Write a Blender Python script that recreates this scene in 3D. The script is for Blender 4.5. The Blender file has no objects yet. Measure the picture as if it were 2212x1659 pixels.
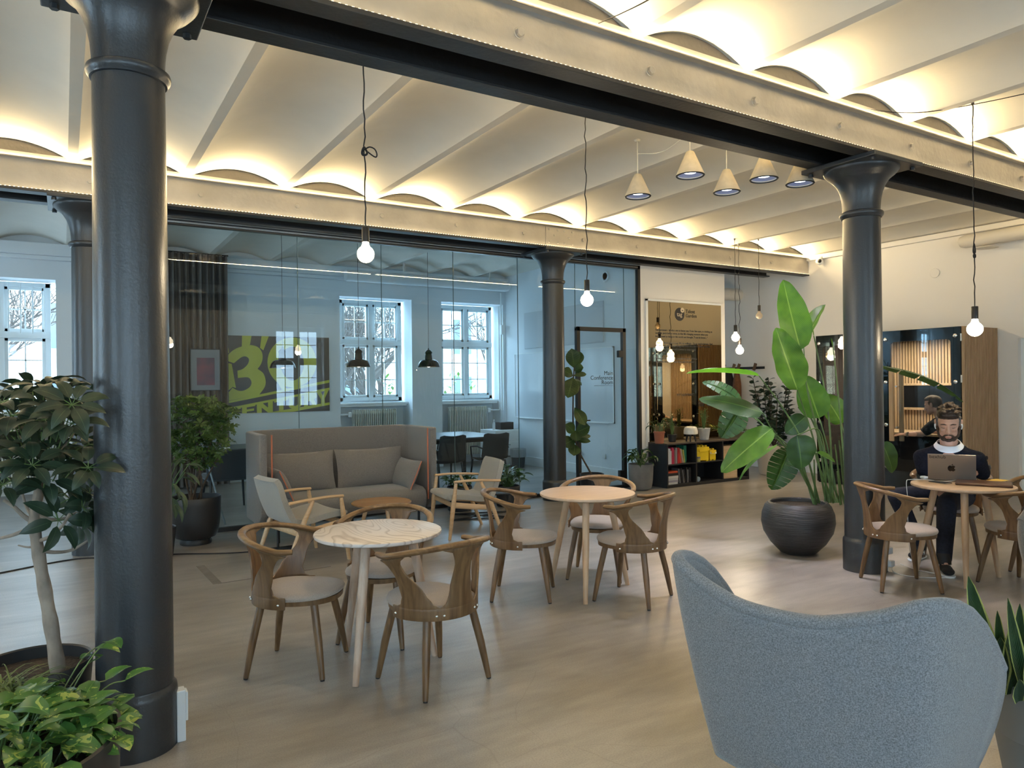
import bpy, bmesh, math, random
from math import sin, cos, pi, radians, sqrt, atan2
from mathutils import Vector, Matrix, noise
S = bpy.context.scene
COL = S.collection
# ------------------------------------------------------------------ camera
FPX = 1564.5
EYE = 1.6
MR = ((.850104, -.526501, -.010887), (-.0095234, .00529980, -.9999406), (.5265278, .8501577, -.00050867))
cd = bpy.data.cameras.new('camera'); cam = bpy.data.objects.new('camera', cd); COL.objects.link(cam)
cd.sensor_width = 36.0; cd.lens = FPX / 2212 * 36.0; cd.clip_start = .05; cd.clip_end = 300
r_, d_, f_ = [Vector(v) for v in MR]
m = Matrix.Identity(4)
for i in range(3):
    m[i][0] = r_[i]; m[i][1] = -d_[i]; m[i][2] = -f_[i]
m[2][3] = EYE
cam.matrix_world = m
S.camera = cam
# ------------------------------------------------------------------ world, view
W = bpy.data.worlds.new('sky'); S.world = W; W.use_nodes = True
bg = W.node_tree.nodes['Background']
bg.inputs[0].default_value = (.56, .80, 1.0, 1); bg.inputs[1].default_value = 12.0
S.view_settings.view_transform = 'Standard'; S.view_settings.look = 'None'
S.view_settings.exposure = 0.55; S.view_settings.gamma = 1.0; S.view_settings.use_curve_mapping = False

def area(name, loc, direction, sx, sy, power, color, spread=pi, portal=False, roll=None):
    l = bpy.data.lights.new(name, 'AREA'); l.shape = 'RECTANGLE'; l.size = sx; l.size_y = sy
    l.energy = power; l.color = color; l.spread = spread
    o = bpy.data.objects.new(name, l); COL.objects.link(o)
    z = -Vector(direction).normalized()
    x = Vector((1, 0, 0)) if roll is None else Vector(roll)
    y = z.cross(x).normalized(); x = y.cross(z).normalized()
    mm = Matrix((x, y, z)).transposed().to_4x4(); mm.translation = Vector(loc)
    o.matrix_world = mm
    if portal: l.cycles.is_portal = True
    return o
BY1, BY2 = 3.636, 8.167          # centre lines of the two double steel beams
WARM = (1.0, .76, .40)
LEDU, LEDD = 190.0, 8.5
# led tape along the steel beams: on top of the flange towards the vaults, on the lower flange towards the web
for nm, yb, s, x0, x1 in (('near', BY1, -1, -5.0, 10.95), ('near_back', BY1, 1, -5.0, 10.95), ('far', BY2, -1, -5.0, 10.95), ('rear_fill', BY1 - 4.531, -1, -5.0, 10.95)):  # rear strip is unseen, added to raise the ambient light
    k = .70 if nm == 'near' else (1.0 if s < 0 and yb > 0 else .4)
    area('led_up_' + nm, ((x0 + x1) / 2, yb + s * .2785, 3.704), (0, s * .80, .6), x1 - x0, .009, LEDU * k, WARM)
    if s < 0:
        area('led_low_' + nm, ((x0 + x1) / 2, yb + s * .262, 3.430), (0, -s * .42, .9), x1 - x0, .010, LEDD, WARM)

# ------------------------------------------------------------------ materials
MATS = {}
def mat(name, col, rough=.5, metal=0.0, var=0.0, vscale=8.0, bump=0.0, bscale=60.0, stretch=(1, 1, 1), col2=None,
        spec=.5, coat=0.0, emit=None, estr=0.0, trans=0.0, detail=4.0, sheen=0.0, alpha=1.0, dist=0.0):
    if name in MATS: return MATS[name]
    M = bpy.data.materials.new(name); M.use_nodes = True; MATS[name] = M
    nt = M.node_tree; N = nt.nodes; L = nt.links; b = N['Principled BSDF']
    b.inputs['Base Color'].default_value = (*col, 1); b.inputs['Roughness'].default_value = rough
    b.inputs['Metallic'].default_value = metal; b.inputs['Specular IOR Level'].default_value = spec
    b.inputs['Coat Weight'].default_value = coat; b.inputs['Coat Roughness'].default_value = .15
    b.inputs['Sheen Weight'].default_value = sheen
    if emit: b.inputs['Emission Color'].default_value = (*emit, 1); b.inputs['Emission Strength'].default_value = estr
    tc = N.new('ShaderNodeTexCoord'); mp = N.new('ShaderNodeMapping'); mp.inputs['Scale'].default_value = stretch
    L.new(tc.outputs['Object'], mp.inputs[0])
    if var or col2:
        nz = N.new('ShaderNodeTexNoise'); nz.inputs['Scale'].default_value = vscale; nz.inputs['Detail'].default_value = detail
        nz.inputs['Distortion'].default_value = dist
        L.new(mp.outputs[0], nz.inputs['Vector'])
        cr = N.new('ShaderNodeValToRGB'); cr.color_ramp.elements[0].position = .32; cr.color_ramp.elements[1].position = .68
        c2 = col2 if col2 else tuple(min(1, c * (1 + var)) for c in col)
        c1 = col if col2 else tuple(c * (1 - var) for c in col)
        cr.color_ramp.elements[0].color = (*c1, 1); cr.color_ramp.elements[1].color = (*c2, 1)
        L.new(nz.outputs['Fac'], cr.inputs[0]); L.new(cr.outputs[0], b.inputs['Base Color'])
    if bump:
        n2 = N.new('ShaderNodeTexNoise'); n2.inputs['Scale'].default_value = bscale; n2.inputs['Detail'].default_value = 3
        L.new(mp.outputs[0], n2.inputs['Vector'])
        bp = N.new('ShaderNodeBump'); bp.inputs['Strength'].default_value = 1; bp.inputs['Distance'].default_value = bump
        L.new(n2.outputs['Fac'], bp.inputs['Height']); L.new(bp.outputs[0], b.inputs['Normal'])
    if trans:
        tr = N.new('ShaderNodeBsdfTranslucent'); ms = N.new('ShaderNodeMixShader'); ms.inputs[0].default_value = trans
        if var or col2: L.new(cr.outputs[0], tr.inputs[0])
        else: tr.inputs[0].default_value = (*[min(1, c * 1.6) for c in col], 1)
        L.new(b.outputs[0], ms.inputs[1]); L.new(tr.outputs[0], ms.inputs[2])
        L.new(ms.outputs[0], N['Material Output'].inputs[0])
    return M
def glass_mat(name, tint=(.93, .97, .98), refl=1.0, ior=1.5, rough=0.0):
    M = bpy.data.materials.new(name); M.use_nodes = True; nt = M.node_tree; N = nt.nodes; L = nt.links
    N.remove(N['Principled BSDF'])
    t = N.new('ShaderNodeBsdfTransparent'); t.inputs[0].default_value = (*tint, 1)
    g = N.new('ShaderNodeBsdfGlossy'); g.inputs['Roughness'].default_value = rough; g.inputs[0].default_value = (refl, refl, refl, 1)
    fr = N.new('ShaderNodeFresnel'); fr.inputs[0].default_value = ior
    ms = N.new('ShaderNodeMixShader'); ge = N.new('ShaderNodeNewGeometry'); mu = N.new('ShaderNodeMath'); mu.operation = 'MULTIPLY'
    sb_ = N.new('ShaderNodeMath'); sb_.operation = 'SUBTRACT'; sb_.inputs[0].default_value = 1; L.new(ge.outputs['Backfacing'], sb_.inputs[1])
    L.new(fr.outputs[0], mu.inputs[0]); L.new(sb_.outputs[0], mu.inputs[1]); L.new(mu.outputs[0], ms.inputs[0]); L.new(t.outputs[0], ms.inputs[1]); L.new(g.outputs[0], ms.inputs[2])
    L.new(ms.outputs[0], N['Material Output'].inputs[0]); MATS[name] = M
    return M
def emis(name, col, s):
    M = bpy.data.materials.new(name); M.use_nodes = True; nt = M.node_tree
    b = nt.nodes['Principled BSDF']; b.inputs['Base Color'].default_value = (*col, 1)
    b.inputs['Emission Color'].default_value = (*col, 1); b.inputs['Emission Strength'].default_value = s
    MATS[name] = M; return M
def wood(name, c1, c2, rough=.42, axis=2, scale=14., bump=.0006):
    st = [9., 9., 9.]; st[axis] = .9
    m_ = mat(name, c1, rough, col2=c2, vscale=scale / 4, stretch=tuple(st), bump=bump, bscale=scale, detail=6, dist=.6)
    return m_
OAK = wood('smoked_oak', (.095, .048, .019), (.190, .106, .046), .38)
OAKX = wood('smoked_oak_bent', (.10, .050, .020), (.20, .112, .048), .32, 0)
ASH = wood('pale_oiled_wood', (.46, .29, .17), (.58, .40, .25), .45)
ASH2 = wood('paled_leg_wood', (.40, .27, .19), (.55, .41, .31), .45)  # legs paled to go with the highlit table top
def fabric(name, c, v=.22, s=420.):
    return mat(name, c, .95, var=v, vscale=s, bump=.0012, bscale=s, sheen=.3, spec=.2, detail=2)
# ------------------------------------------------------------------ mesh helpers
class MB:
    def __init__(s): s.v = []; s.f = []; s.m = []; s.uv = {}
    def add(s, vs, fs, mi=0, uvs=None):
        o = len(s.v); s.v += [tuple(v) for v in vs]
        for k, f in enumerate(fs):
            if uvs is not None: s.uv[len(s.f)] = [uvs[i] for i in f]
            s.f.append(tuple(i + o for i in f)); s.m.append(mi)
        return s
    def box(s, x0, x1, y0, y1, z0, z1, mi=0, M=None):
        vs = [Vector((x, y, z)) for z in (z0, z1) for y in (y0, y1) for x in (x0, x1)]
        if M is not None: vs = [M @ v for v in vs]
        return s.add(vs, [(0, 2, 3, 1), (4, 5, 7, 6), (0, 1, 5, 4), (2, 6, 7, 3), (0, 4, 6, 2), (1, 3, 7, 5)], mi)
    def tube(s, pts, r, n=10, caps=True, mi=0, sq=(1, 1), up=None):
        pts = [Vector(p) for p in pts]; k = len(pts)
        rs = r if isinstance(r, (list, tuple)) else [r] * k
        vs = []; prev = None
        for i, p in enumerate(pts):
            t = (pts[min(i + 1, k - 1)] - pts[max(i - 1, 0)]).normalized()
            if up is not None: a = Vector(up)
            elif prev is None: a = Vector((0, 0, 1)) if abs(t.z) < .9 else Vector((1, 0, 0))
            else: a = prev
            b = (a - t * a.dot(t)).normalized(); prev = b; c = t.cross(b)
            for j in range(n):
                q = 2 * pi * j / n
                vs.append(p + b * (cos(q) * rs[i] * sq[0]) + c * (sin(q) * rs[i] * sq[1]))
        fs = [(i * n + j, i * n + (j + 1) % n, (i + 1) * n + (j + 1) % n, (i + 1) * n + j) for i in range(k - 1) for j in range(n)]
        if caps: fs += [tuple(range(n))[::-1], tuple((k - 1) * n + j for j in range(n))]
        return s.add(vs, fs, mi)
    def lathe(s, prof, c=(0, 0, 0), n=40, mi=0, sx=1, sy=1, cap=True):
        vs = []; c = Vector(c)
        for r, z in prof:
            for j in range(n):
                a = 2 * pi * j / n; vs.append(c + Vector((cos(a) * r * sx, sin(a) * r * sy, z)))
        k = len(prof)
        fs = [(i * n + j, i * n + (j + 1) % n, (i + 1) * n + (j + 1) % n, (i + 1) * n + j) for i in range(k - 1) for j in range(n)]
        if cap and prof[0][0] > 1e-5: fs.append(tuple(range(n))[::-1])
        if cap and prof[-1][0] > 1e-5: fs.append(tuple((k - 1) * n + j for j in range(n)))
        return s.add(vs, fs, mi)
    def prism(s, poly, z0, z1, M=None, mi=0):
        n = len(poly); vs = [Vector((x, y, z0)) for x, y in poly] + [Vector((x, y, z1)) for x, y in poly]
        if M is not None: vs = [M @ v for v in vs]
        fs = [tuple(range(n))[::-1], tuple(range(n, 2 * n))] + [(i, (i + 1) % n, n + (i + 1) % n, n + i) for i in range(n)]
        return s.add(vs, fs, mi)
    def ball(s, c, r, n=16, k=10, mi=0, M=None):
        if not isinstance(r, (list, tuple)): r = (r, r, r)
        c = Vector(c); vs = []
        for i in range(k + 1):
            a = pi * i / k
            for j in range(n):
                b = 2 * pi * j / n; v = Vector((sin(a) * cos(b) * r[0], sin(a) * sin(b) * r[1], -cos(a) * r[2]))
                if M is not None: v = M @ v
                vs.append(c + v)
        fs = [(i * n + j, i * n + (j + 1) % n, (i + 1) * n + (j + 1) % n, (i + 1) * n + j) for i in range(k) for j in range(n)]
        return s.add(vs, fs, mi)
    def grid(s, rows, mi=0, close=False, uv=True):
        n = len(rows[0]); k = len(rows); vs = [p for r in rows for p in r]
        uvs = [(j / (n - 1), i / (k - 1)) for i in range(k) for j in range(n)]
        fs = [(i * n + j, i * n + j + 1, (i + 1) * n + j + 1, (i + 1) * n + j) for i in range(k - 1) for j in range(n - 1)]
        if close: fs += [(i * n + n - 1, i * n, (i + 1) * n, (i + 1) * n + n - 1) for i in range(k - 1)]
        return s.add(vs, fs, mi, uvs)
    def build(s, name, mats, parent=None, smooth=True, ang=38, bevel=0, solid=0, loc=None, subs=0, seg=2, offs=-1):
        me = bpy.data.meshes.new(name); me.from_pydata(s.v, [], s.f)
        if not isinstance(mats, (list, tuple)): mats = [mats]
        for q in mats: me.materials.append(q)
        if len(mats) > 1: me.polygons.foreach_set('material_index', s.m)
        if s.uv:
            ul = me.uv_layers.new(name='uv').data
            for fi, u in s.uv.items():
                st = me.polygons[fi].loop_start
                for k, q in enumerate(u): ul[st + k].uv = q
        bm = bmesh.new(); bm.from_mesh(me); bmesh.ops.remove_doubles(bm, verts=bm.verts, dist=1e-6)
        if not s.uv: bmesh.ops.recalc_face_normals(bm, faces=bm.faces)
        bm.to_mesh(me); bm.free()
        if smooth:
            me.polygons.foreach_set('use_smooth', [True] * len(me.polygons))
            if not subs: me.set_sharp_from_angle(angle=radians(ang))
        me.update()
        o = bpy.data.objects.new(name, me); COL.objects.link(o)
        if loc is not None: o.location = loc
        if parent: o.parent = parent
        if solid:
            q = o.modifiers.new('solid', 'SOLIDIFY'); q.thickness = solid; q.offset = offs
        if bevel:
            q = o.modifiers.new('bevel', 'BEVEL'); q.width = bevel; q.segments = seg; q.limit_method = 'ANGLE'; q.angle_limit = radians(40)
        if subs:
            q = o.modifiers.new('sub', 'SUBSURF'); q.levels = subs; q.render_levels = subs
        return o
def tag(o, label=None, cat=None, group=None, kind=None):
    if label: o['label'] = label
    if cat: o['category'] = cat
    if group: o['group'] = group
    if kind: o['kind'] = kind
    return o
def thing(name, label, cat, loc=(0, 0, 0), rz=0, group=None):
    o = bpy.data.objects.new(name, None); COL.objects.link(o); o.empty_display_size = .1
    o.location = loc; o.rotation_euler = (0, 0, rz)
    return tag(o, label, cat, group)
def dup(root, loc, rz, label, group=None, scale=None):
    def cp(o, par):
        c = o.copy(); COL.objects.link(c); c.parent = par
        for ch in kids.get(o.name, []): cp(ch, c)
        return c
    kids = {}
    for o in list(COL.objects):
        if o.parent: kids.setdefault(o.parent.name, []).append(o)
    r = cp(root, None); r.location = loc; r.rotation_euler = (0, 0, rz); r['label'] = label
    if group: r['group'] = group
    if scale: r.scale = scale
    return r
def struct(name, mb, m_, label=None, **k):
    o = mb.build(name, m_, **k); o['kind'] = 'structure'
    if label: o['label'] = label
    return o
def text(name, body, size, m_, parent, M, align='LEFT', ext=.0008, bold=0., shear=0., space=1.0, line=1.0):
    c = bpy.data.curves.new(name, 'FONT'); c.body = body; c.size = size; c.align_x = align; c.extrude = ext
    c.offset = bold; c.shear = shear; c.space_character = space; c.space_line = line; c.resolution_u = 3
    o = bpy.data.objects.new(name, c); COL.objects.link(o)
    dg = bpy.context.evaluated_depsgraph_get()
    me = bpy.data.meshes.new_from_object(o.evaluated_get(dg)); bpy.data.objects.remove(o)
    me.materials.clear(); me.materials.append(m_)
    me.transform(M)
    q = bpy.data.objects.new(name, me); COL.objects.link(q)
    if parent: q.parent = parent
    return q
def lerp(a, b, t): return a + (b - a) * t
def interp(xs, ys, x):
    if x <= xs[0]: return ys[0]
    for i in range(len(xs) - 1):
        if x <= xs[i + 1]:
            t = (x - xs[i]) / (xs[i + 1] - xs[i]); t = t * t * (3 - 2 * t); return lerp(ys[i], ys[i + 1], t)
    return ys[-1]
def px(x, y, depth):           # a point of the place seen at (x, y) of the photograph, at a given distance along the view
    return Vector((0, 0, EYE)) + (r_ * ((x - 1106) / FPX) + d_ * ((y - 829.5) / FPX) + f_) * depth
def ray(x, y): return r_ * ((x - 1106) / FPX) + d_ * ((y - 829.5) / FPX) + f_
def onY(x, y, Y): q = ray(x, y); return Vector((0, 0, EYE)) + q * (Y / q.y)
def onX(x, y, X): q = ray(x, y); return Vector((0, 0, EYE)) + q * (X / q.x)
def onZ(x, y, Z=0.): q = ray(x, y); return Vector((0, 0, EYE)) + q * ((Z - EYE) / q.z)
def spline(pts, n=8):
    P = [Vector(p) for p in pts]; out = []
    P = [P[0] * 2 - P[1]] + P + [P[-1] * 2 - P[-2]]
    for i in range(1, len(P) - 2):
        for k in range(n):
            t = k / n; a, b, c, d = P[i - 1:i + 3]
            out.append(.5 * ((2 * b) + (c - a) * t + (2 * a - 5 * b + 4 * c - d) * t * t + (3 * b - a - 3 * c + d) * t ** 3))
    out.append(P[-2]); return out
# ================================================================== room shell
X0, X1, Y0, Y1 = -5.2, 11.0, -3.0, 12.75
PLASTER = mat('ceiling_plaster', (.74, .70, .62), .8, var=.03, vscale=2.5, bump=.004, bscale=7)
WALL = mat('wall_paint', (.80, .77, .73), .75, bump=.0012, bscale=90)
WALLC = mat('office_wall_paint', (.74, .77, .79), .7, bump=.001, bscale=90)
WHITE = mat('white_gloss_paint', (.80, .82, .82), .35)
BLACK = mat('black_metal', (.012, .012, .013), .42)
BLKP = mat('matte_black', (.010, .010, .011), .6)
CHROME = mat('brushed_steel', (.75, .74, .72), .25, 1.0)
def floor_mat():
    M = bpy.data.materials.new('polished_concrete'); M.use_nodes = True; nt = M.node_tree; N = nt.nodes; L = nt.links
    b = N['Principled BSDF']; tc = N.new('ShaderNodeTexCoord')
    def nz(sc, st, det=5, dist=0.):
        mp = N.new('ShaderNodeMapping'); mp.inputs['Scale'].default_value = st; mp.inputs['Rotation'].default_value = (0, 0, radians(12))
        L.new(tc.outputs['Object'], mp.inputs[0]); n = N.new('ShaderNodeTexNoise'); n.inputs['Scale'].default_value = sc
        n.inputs['Detail'].default_value = det; n.inputs['Distortion'].default_value = dist; L.new(mp.outputs[0], n.inputs[0]); return n
    a = nz(1.1, (1, 2.2, 1), 8, .4); c = nz(5, (.6, 2.0, 1), 3); e = nz(140, (1, 1, 1), 2)
    r1 = N.new('ShaderNodeValToRGB'); r1.color_ramp.elements[0].position = .3; r1.color_ramp.elements[1].position = .7
    r1.color_ramp.elements[0].color = (.225, .200, .175, 1); r1.color_ramp.elements[1].color = (.37, .34, .305, 1)
    L.new(a.outputs[0], r1.inputs[0])
    c2_ = nz(6, (.5, 2.4, 1), 3)
    r2 = N.new('ShaderNodeMapRange'); r2.inputs[1].default_value = .2; r2.inputs[2].default_value = .8; r2.inputs[3].default_value = .80; r2.inputs[4].default_value = 1.14; L.new(c2_.outputs['Fac'], r2.inputs[0])
    mx = N.new('ShaderNodeMix'); mx.data_type = 'RGBA'; mx.blend_type = 'MULTIPLY'; mx.inputs[0].default_value = 1
    L.new(r1.outputs[0], mx.inputs[6]); L.new(r2.outputs[0], mx.inputs[7])
    vo = N.new('ShaderNodeTexVoronoi'); vo.feature = 'DISTANCE_TO_EDGE'; vo.inputs['Scale'].default_value = 1.15
    dn = nz(1.6, (1, 1, 1), 4); va = N.new('ShaderNodeVectorMath'); va.operation = 'MULTIPLY_ADD'; va.inputs[1].default_value = (.22, .22, 0)
    L.new(dn.outputs['Color'], va.inputs[0]); L.new(tc.outputs['Object'], va.inputs[2]); L.new(va.outputs[0], vo.inputs['Vector'])
    r3 = N.new('ShaderNodeValToRGB'); r3.color_ramp.elements[0].position = 0; r3.color_ramp.elements[1].position = .0035
    r3.color_ramp.elements[0].color = (.80, .78, .76, 1); r3.color_ramp.elements[1].color = (1, 1, 1, 1); L.new(vo.outputs['Distance'], r3.inputs[0])
    m2 = N.new('ShaderNodeMix'); m2.data_type = 'RGBA'; m2.blend_type = 'MULTIPLY'; m2.inputs[0].default_value = .7
    L.new(mx.outputs[2], m2.inputs[6]); L.new(r3.outputs[0], m2.inputs[7])
    r4 = N.new('ShaderNodeValToRGB'); r4.color_ramp.elements[0].position = .35; r4.color_ramp.elements[1].position = .62
    r4.color_ramp.elements[0].color = (.86, .86, .86, 1); r4.color_ramp.elements[1].color = (1.05, 1.05, 1.05, 1); L.new(e.outputs[0], r4.inputs[0])
    m3 = N.new('ShaderNodeMix'); m3.data_type = 'RGBA'; m3.blend_type = 'MULTIPLY'; m3.inputs[0].default_value = 1
    L.new(m2.outputs[2], m3.inputs[6]); L.new(r4.outputs[0], m3.inputs[7]); L.new(m3.outputs[2], b.inputs['Base Color'])
    b.inputs['Roughness'].default_value = .30
    bp = N.new('ShaderNodeBump'); bp.inputs['Distance'].default_value = .0003; bp.inputs['Strength'].default_value = .4
    L.new(c2_.outputs['Fac'], bp.inputs['Height']); L.new(bp.outputs[0], b.inputs['Normal'])
    return M
struct('floor', MB().box(X0 - .3, X1 + 1.2, Y0 - .3, Y1 + .6, -.12, 0), floor_mat(), 'polished grey-brown concrete floor', smooth=False)
# vaulted ceiling: shallow caps between steel joists that run from beam to beam
PER, VX, VZ, RISE, FLAT = .9774, 3.03, 3.736, .122, .085
xs = []
k0 = int((X0 - 1 - VX) / PER) - 1
for k in range(k0, int((X1 + 1.6 - VX) / PER) + 2):
    xc = VX + k * PER
    xs += [(xc - FLAT / 2, VZ), (xc + FLAT / 2 - .004, VZ)]
    for j in range(1, 16):
        t = j / 16; w = PER - FLAT; u = (t - .5) * 2
        xs.append((xc + FLAT / 2 + w * t, VZ + RISE * (1 - u * u)))
mb = MB()
ys = [Y0 - .3, Y1 + .3]
mb.grid([[(x, y, z) for x, z in xs] for y in ys], uv=False); mb.uv = {}
mb.box(xs[0][0], xs[-1][0], ys[0], ys[1], 4.05, 4.15)
def ceil_z(x):
    u = ((x - VX) / PER) % 1.0 * PER
    if u < FLAT / 2 or u > PER - FLAT / 2: return VZ
    q = ((u - FLAT / 2) / (PER - FLAT) - .5) * 2
    return VZ + RISE * (1 - q * q)
ceil = struct('ceiling', mb, PLASTER, 'white vaulted plaster ceiling of shallow caps', ang=14)
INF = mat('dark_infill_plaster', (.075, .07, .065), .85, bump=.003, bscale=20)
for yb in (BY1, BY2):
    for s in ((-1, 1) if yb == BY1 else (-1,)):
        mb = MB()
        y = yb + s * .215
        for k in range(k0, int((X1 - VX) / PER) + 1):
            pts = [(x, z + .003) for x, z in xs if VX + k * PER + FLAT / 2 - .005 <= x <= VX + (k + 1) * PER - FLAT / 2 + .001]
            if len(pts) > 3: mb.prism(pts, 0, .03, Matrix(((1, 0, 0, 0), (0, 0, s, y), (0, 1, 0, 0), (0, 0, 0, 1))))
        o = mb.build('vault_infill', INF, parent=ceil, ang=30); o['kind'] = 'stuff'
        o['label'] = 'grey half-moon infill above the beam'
# ---- walls
def wall_with_holes(name, axis, c0, c1, a0, a1, z0, z1, holes, m_, label):
    # axis 'Y': wall plane runs along X between y=c0..c1 ; axis 'X': runs along Y between x=c0..c1. holes (a0,a1,z0,z1)
    mb = MB()
    cuts = sorted({a0, a1, *[h[0] for h in holes], *[h[1] for h in holes]})
    def bx(a, b, z, w):
        if b - a < 1e-4 or w - z < 1e-4: return
        if axis == 'Y': mb.box(a, b, c0, c1, z, w)
        else: mb.box(c0, c1, a, b, z, w)
    for a, b in zip(cuts, cuts[1:]):
        hs = sorted([h for h in holes if h[0] <= a + 1e-6 and h[1] >= b - 1e-6], key=lambda h: h[2])
        z = z0
        for h in hs: bx(a, b, z, h[2]); z = h[3]
        bx(a, b, z, z1)
    return struct(name, mb, m_, label, smooth=False)
WINS = [(-4.4, -3.0), (-1.50, -.085), (4.25, 5.66), (6.29, 7.69), (8.7, 10.3)]  # last opening is unseen, added to light the corridor past the mirror
WZ0, WZ1 = 0.0, 3.22      # recess from the floor (radiator niche) to the head
wall_with_holes('wall_back', 'Y', Y1, Y1 + .5, X0, 11.6, 0, 4.1, [(a, b, WZ0, WZ1) for a, b in WINS], WALLC, 'white window wall far behind the glass')
BW = [(-4.2, -2.8), (-1.95, -.55), (.9, 2.15), (4.85, 6.2)]
wall_with_holes('wall_front', 'Y', Y0 - .5, Y0, X0, 11.6, 0, 4.1, [(a, b, .95, WZ1) for a, b in BW], WALL, 'white wall behind the viewer with windows')
wall_with_holes('wall_left', 'X', X0 - .4, X0, Y0 - .5, Y1 + .5, 0, 4.1, [(-1, .6, .95, 3.2), (4.6, 6.2, .95, 3.2), (9.6, 11.2, .95, 3.2)], WALL, 'white wall on the left')
wall_with_holes('wall_right', 'X', X1, X1 + .6, Y0 - .5, Y1 + .5, 0, 4.1, [(5.06, 7.14, -.01, 2.26), (3.4, 4.73, 0, 2.14)], WALL, 'warm white wall on the right behind the booth')
# wall piece that carries the mirror, and the conference room side wall
struct('wall_partition', MB().box(7.60, 9.47, 8.47, 8.62, 0, 4.0), WALL, 'white wall piece behind the bronze mirror', smooth=False)
struct('wall_conference', MB().box(7.75, 7.87, 8.62, 12.75, 0, 4.0), WALLC, 'white side wall of the conference room with the whiteboard', smooth=False)
struct('baseboard_conference', MB().box(7.72, 7.75, 8.62, 12.75, 0, .17), WHITE, smooth=False, bevel=.006)
struct('baseboard_right', MB().box(10.975, 11.0, 7.2, 12.75, 0, .17), WHITE, smooth=False, bevel=.006)
struct('baseboard_back', MB().box(-.05, 4.25, 12.72, 12.75, 0, .17).box(5.66, 6.29, 12.72, 12.75, 0, .17), WHITE, smooth=False, bevel=.006)
struct('trim_1', MB().box(X0, 11.0, 12.62, 12.75, 3.56, 3.74).box(X0, 11, 12.66, 12.75, 3.50, 3.56), WALLC, 'white cornice along the top of the window wall', smooth=False, bevel=.01)
struct('trim_2', MB().box(10.93, 11, -3, 12.7, 3.66, 3.74), WALL, smooth=False, bevel=.008)
door = struct('door_1', MB().box(11.08, 11.12, 3.4, 4.73, 0, 2.14), WHITE, 'plain white door at the right edge', smooth=False)
# ---- windows: double casement, two rows, white frames and thin glazing bars
GLZ = glass_mat('window_glass', (.97, .99, 1.0))
WFR = mat('window_frame_paint', (.74, .80, .82), .4)
def window(n, a, b, y, z0, z1, sgn, bars=None, simple=False):
    # sgn +1: glass lies towards +Y of the reveal
    root = thing('window_%d' % n, 'white double casement window', 'window', ((a + b) / 2, y, z0)); root['kind'] = 'structure'
    w = (b - a) / 2; h = z1 - z0; hm = h * .585
    fr = MB(); f = .07
    fr.box(-w, w, -.05, .05, 0, f).box(-w, w, -.05, .05, h - f, h).box(-w, -w + f, -.05, .05, 0, h).box(w - f, w, -.05, .05, 0, h)
    fr.box(-w, w, -.065, .05, hm - .05, hm + .05).box(-.04, .04, -.055, .05, 0, h)
    sa = MB(); gb = MB(); gl = MB()
    for sx in (-1, 1):
        xa, xb = (f, w - .0) if sx > 0 else (-w, -f)
        xa, xb = (.04, w - f) if sx > 0 else (-w + f, -.04)
        for za, zb, nr in ((f, hm - .05, 3), (hm + .05, h - f, 2)):
            t = .045
            sa.box(xa, xb, -.03, .03, za, za + t).box(xa, xb, -.03, .03, zb - t, zb).box(xa, xa + t, -.03, .03, za, zb).box(xb - t, xb, -.03, .03, za, zb)
            gb.box((xa + xb) / 2 - .009, (xa + xb) / 2 + .009, -.012, .012, za, zb)
            for q in range(1, nr):
                zz = lerp(za, zb, q / nr); gb.box(xa, xb, -.012, .012, zz - .009, zz + .009)
            gl.box(xa + .02, xb - .02, -.003, .003, za + .02, zb - .02)
    fr.build('window_frame', WFR, root, smooth=False, bevel=.006)
    sa.build('casement', WFR, root, smooth=False, bevel=.004); gb.build('glazing_bar', WFR, root, smooth=False)
    gl.build('pane', GLZ, root, smooth=False)
    if bars:
        for q in range(4):
            xx = lerp(bars[0], bars[1], (q + .5) / 4)
            MB().tube([(xx, -.11, hm + .02), (xx, -.11, h - .02)], .011, 8).build('security_bar', WFR, root)
    return root
NW = 1
for i, (a, b) in enumerate(WINS):
    window(NW, a + .10, b - .07, Y1 + .40, 1.30, WZ1 - .02, 1, bars=(.0, .58) if i == 2 else ((.02, .62) if i == 1 else None)); NW += 1
    mb = MB(); mb.box(a, b, Y1 + .45, Y1 + .5, 0, 1.3)
    st = struct('trim_%d' % (NW + 2), mb, WALLC, smooth=False)
    s = MB().box(a + .02, b - .01, Y1 + .18, Y1 + .46, 1.235, 1.275).box(a + .05, b - .03, Y1 + .20, Y1 + .46, 1.20, 1.235)
    struct('trim_%d' % (NW + 12), s, WHITE, 'white window sill', smooth=False, bevel=.006)
    area('portal_b%d' % i, ((a + b) / 2, Y1 + .34, 2.25), (0, -1, 0), b - a - .2, 1.9, 1, (1, 1, 1), portal=True)
for i, (a, b) in enumerate(BW):
    window(NW, a, b, Y0 - .30, .95, WZ1, -1); NW += 1
    area('portal_f%d' % i, ((a + b) / 2, Y0 - .22, 2.08), (0, 1, 0), b - a, 2.2, 1, (1, 1, 1), portal=True)
for i, (a, b) in enumerate([(-1, .6), (4.6, 6.2), (9.6, 11.2)]):
    r = window(NW, -(b - a) / 2, (b - a) / 2, 0, .95, 3.2, 1); NW += 1
    r.location = (X0 - .25, (a + b) / 2, .95); r.rotation_euler = (0, 0, pi / 2)
    area('portal_l%d' % i, (X0 - .18, (a + b) / 2, 2.08), (1, 0, 0), b - a, 2.2, 1, (1, 1, 1), portal=True, roll=(0, 1, 0))
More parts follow.
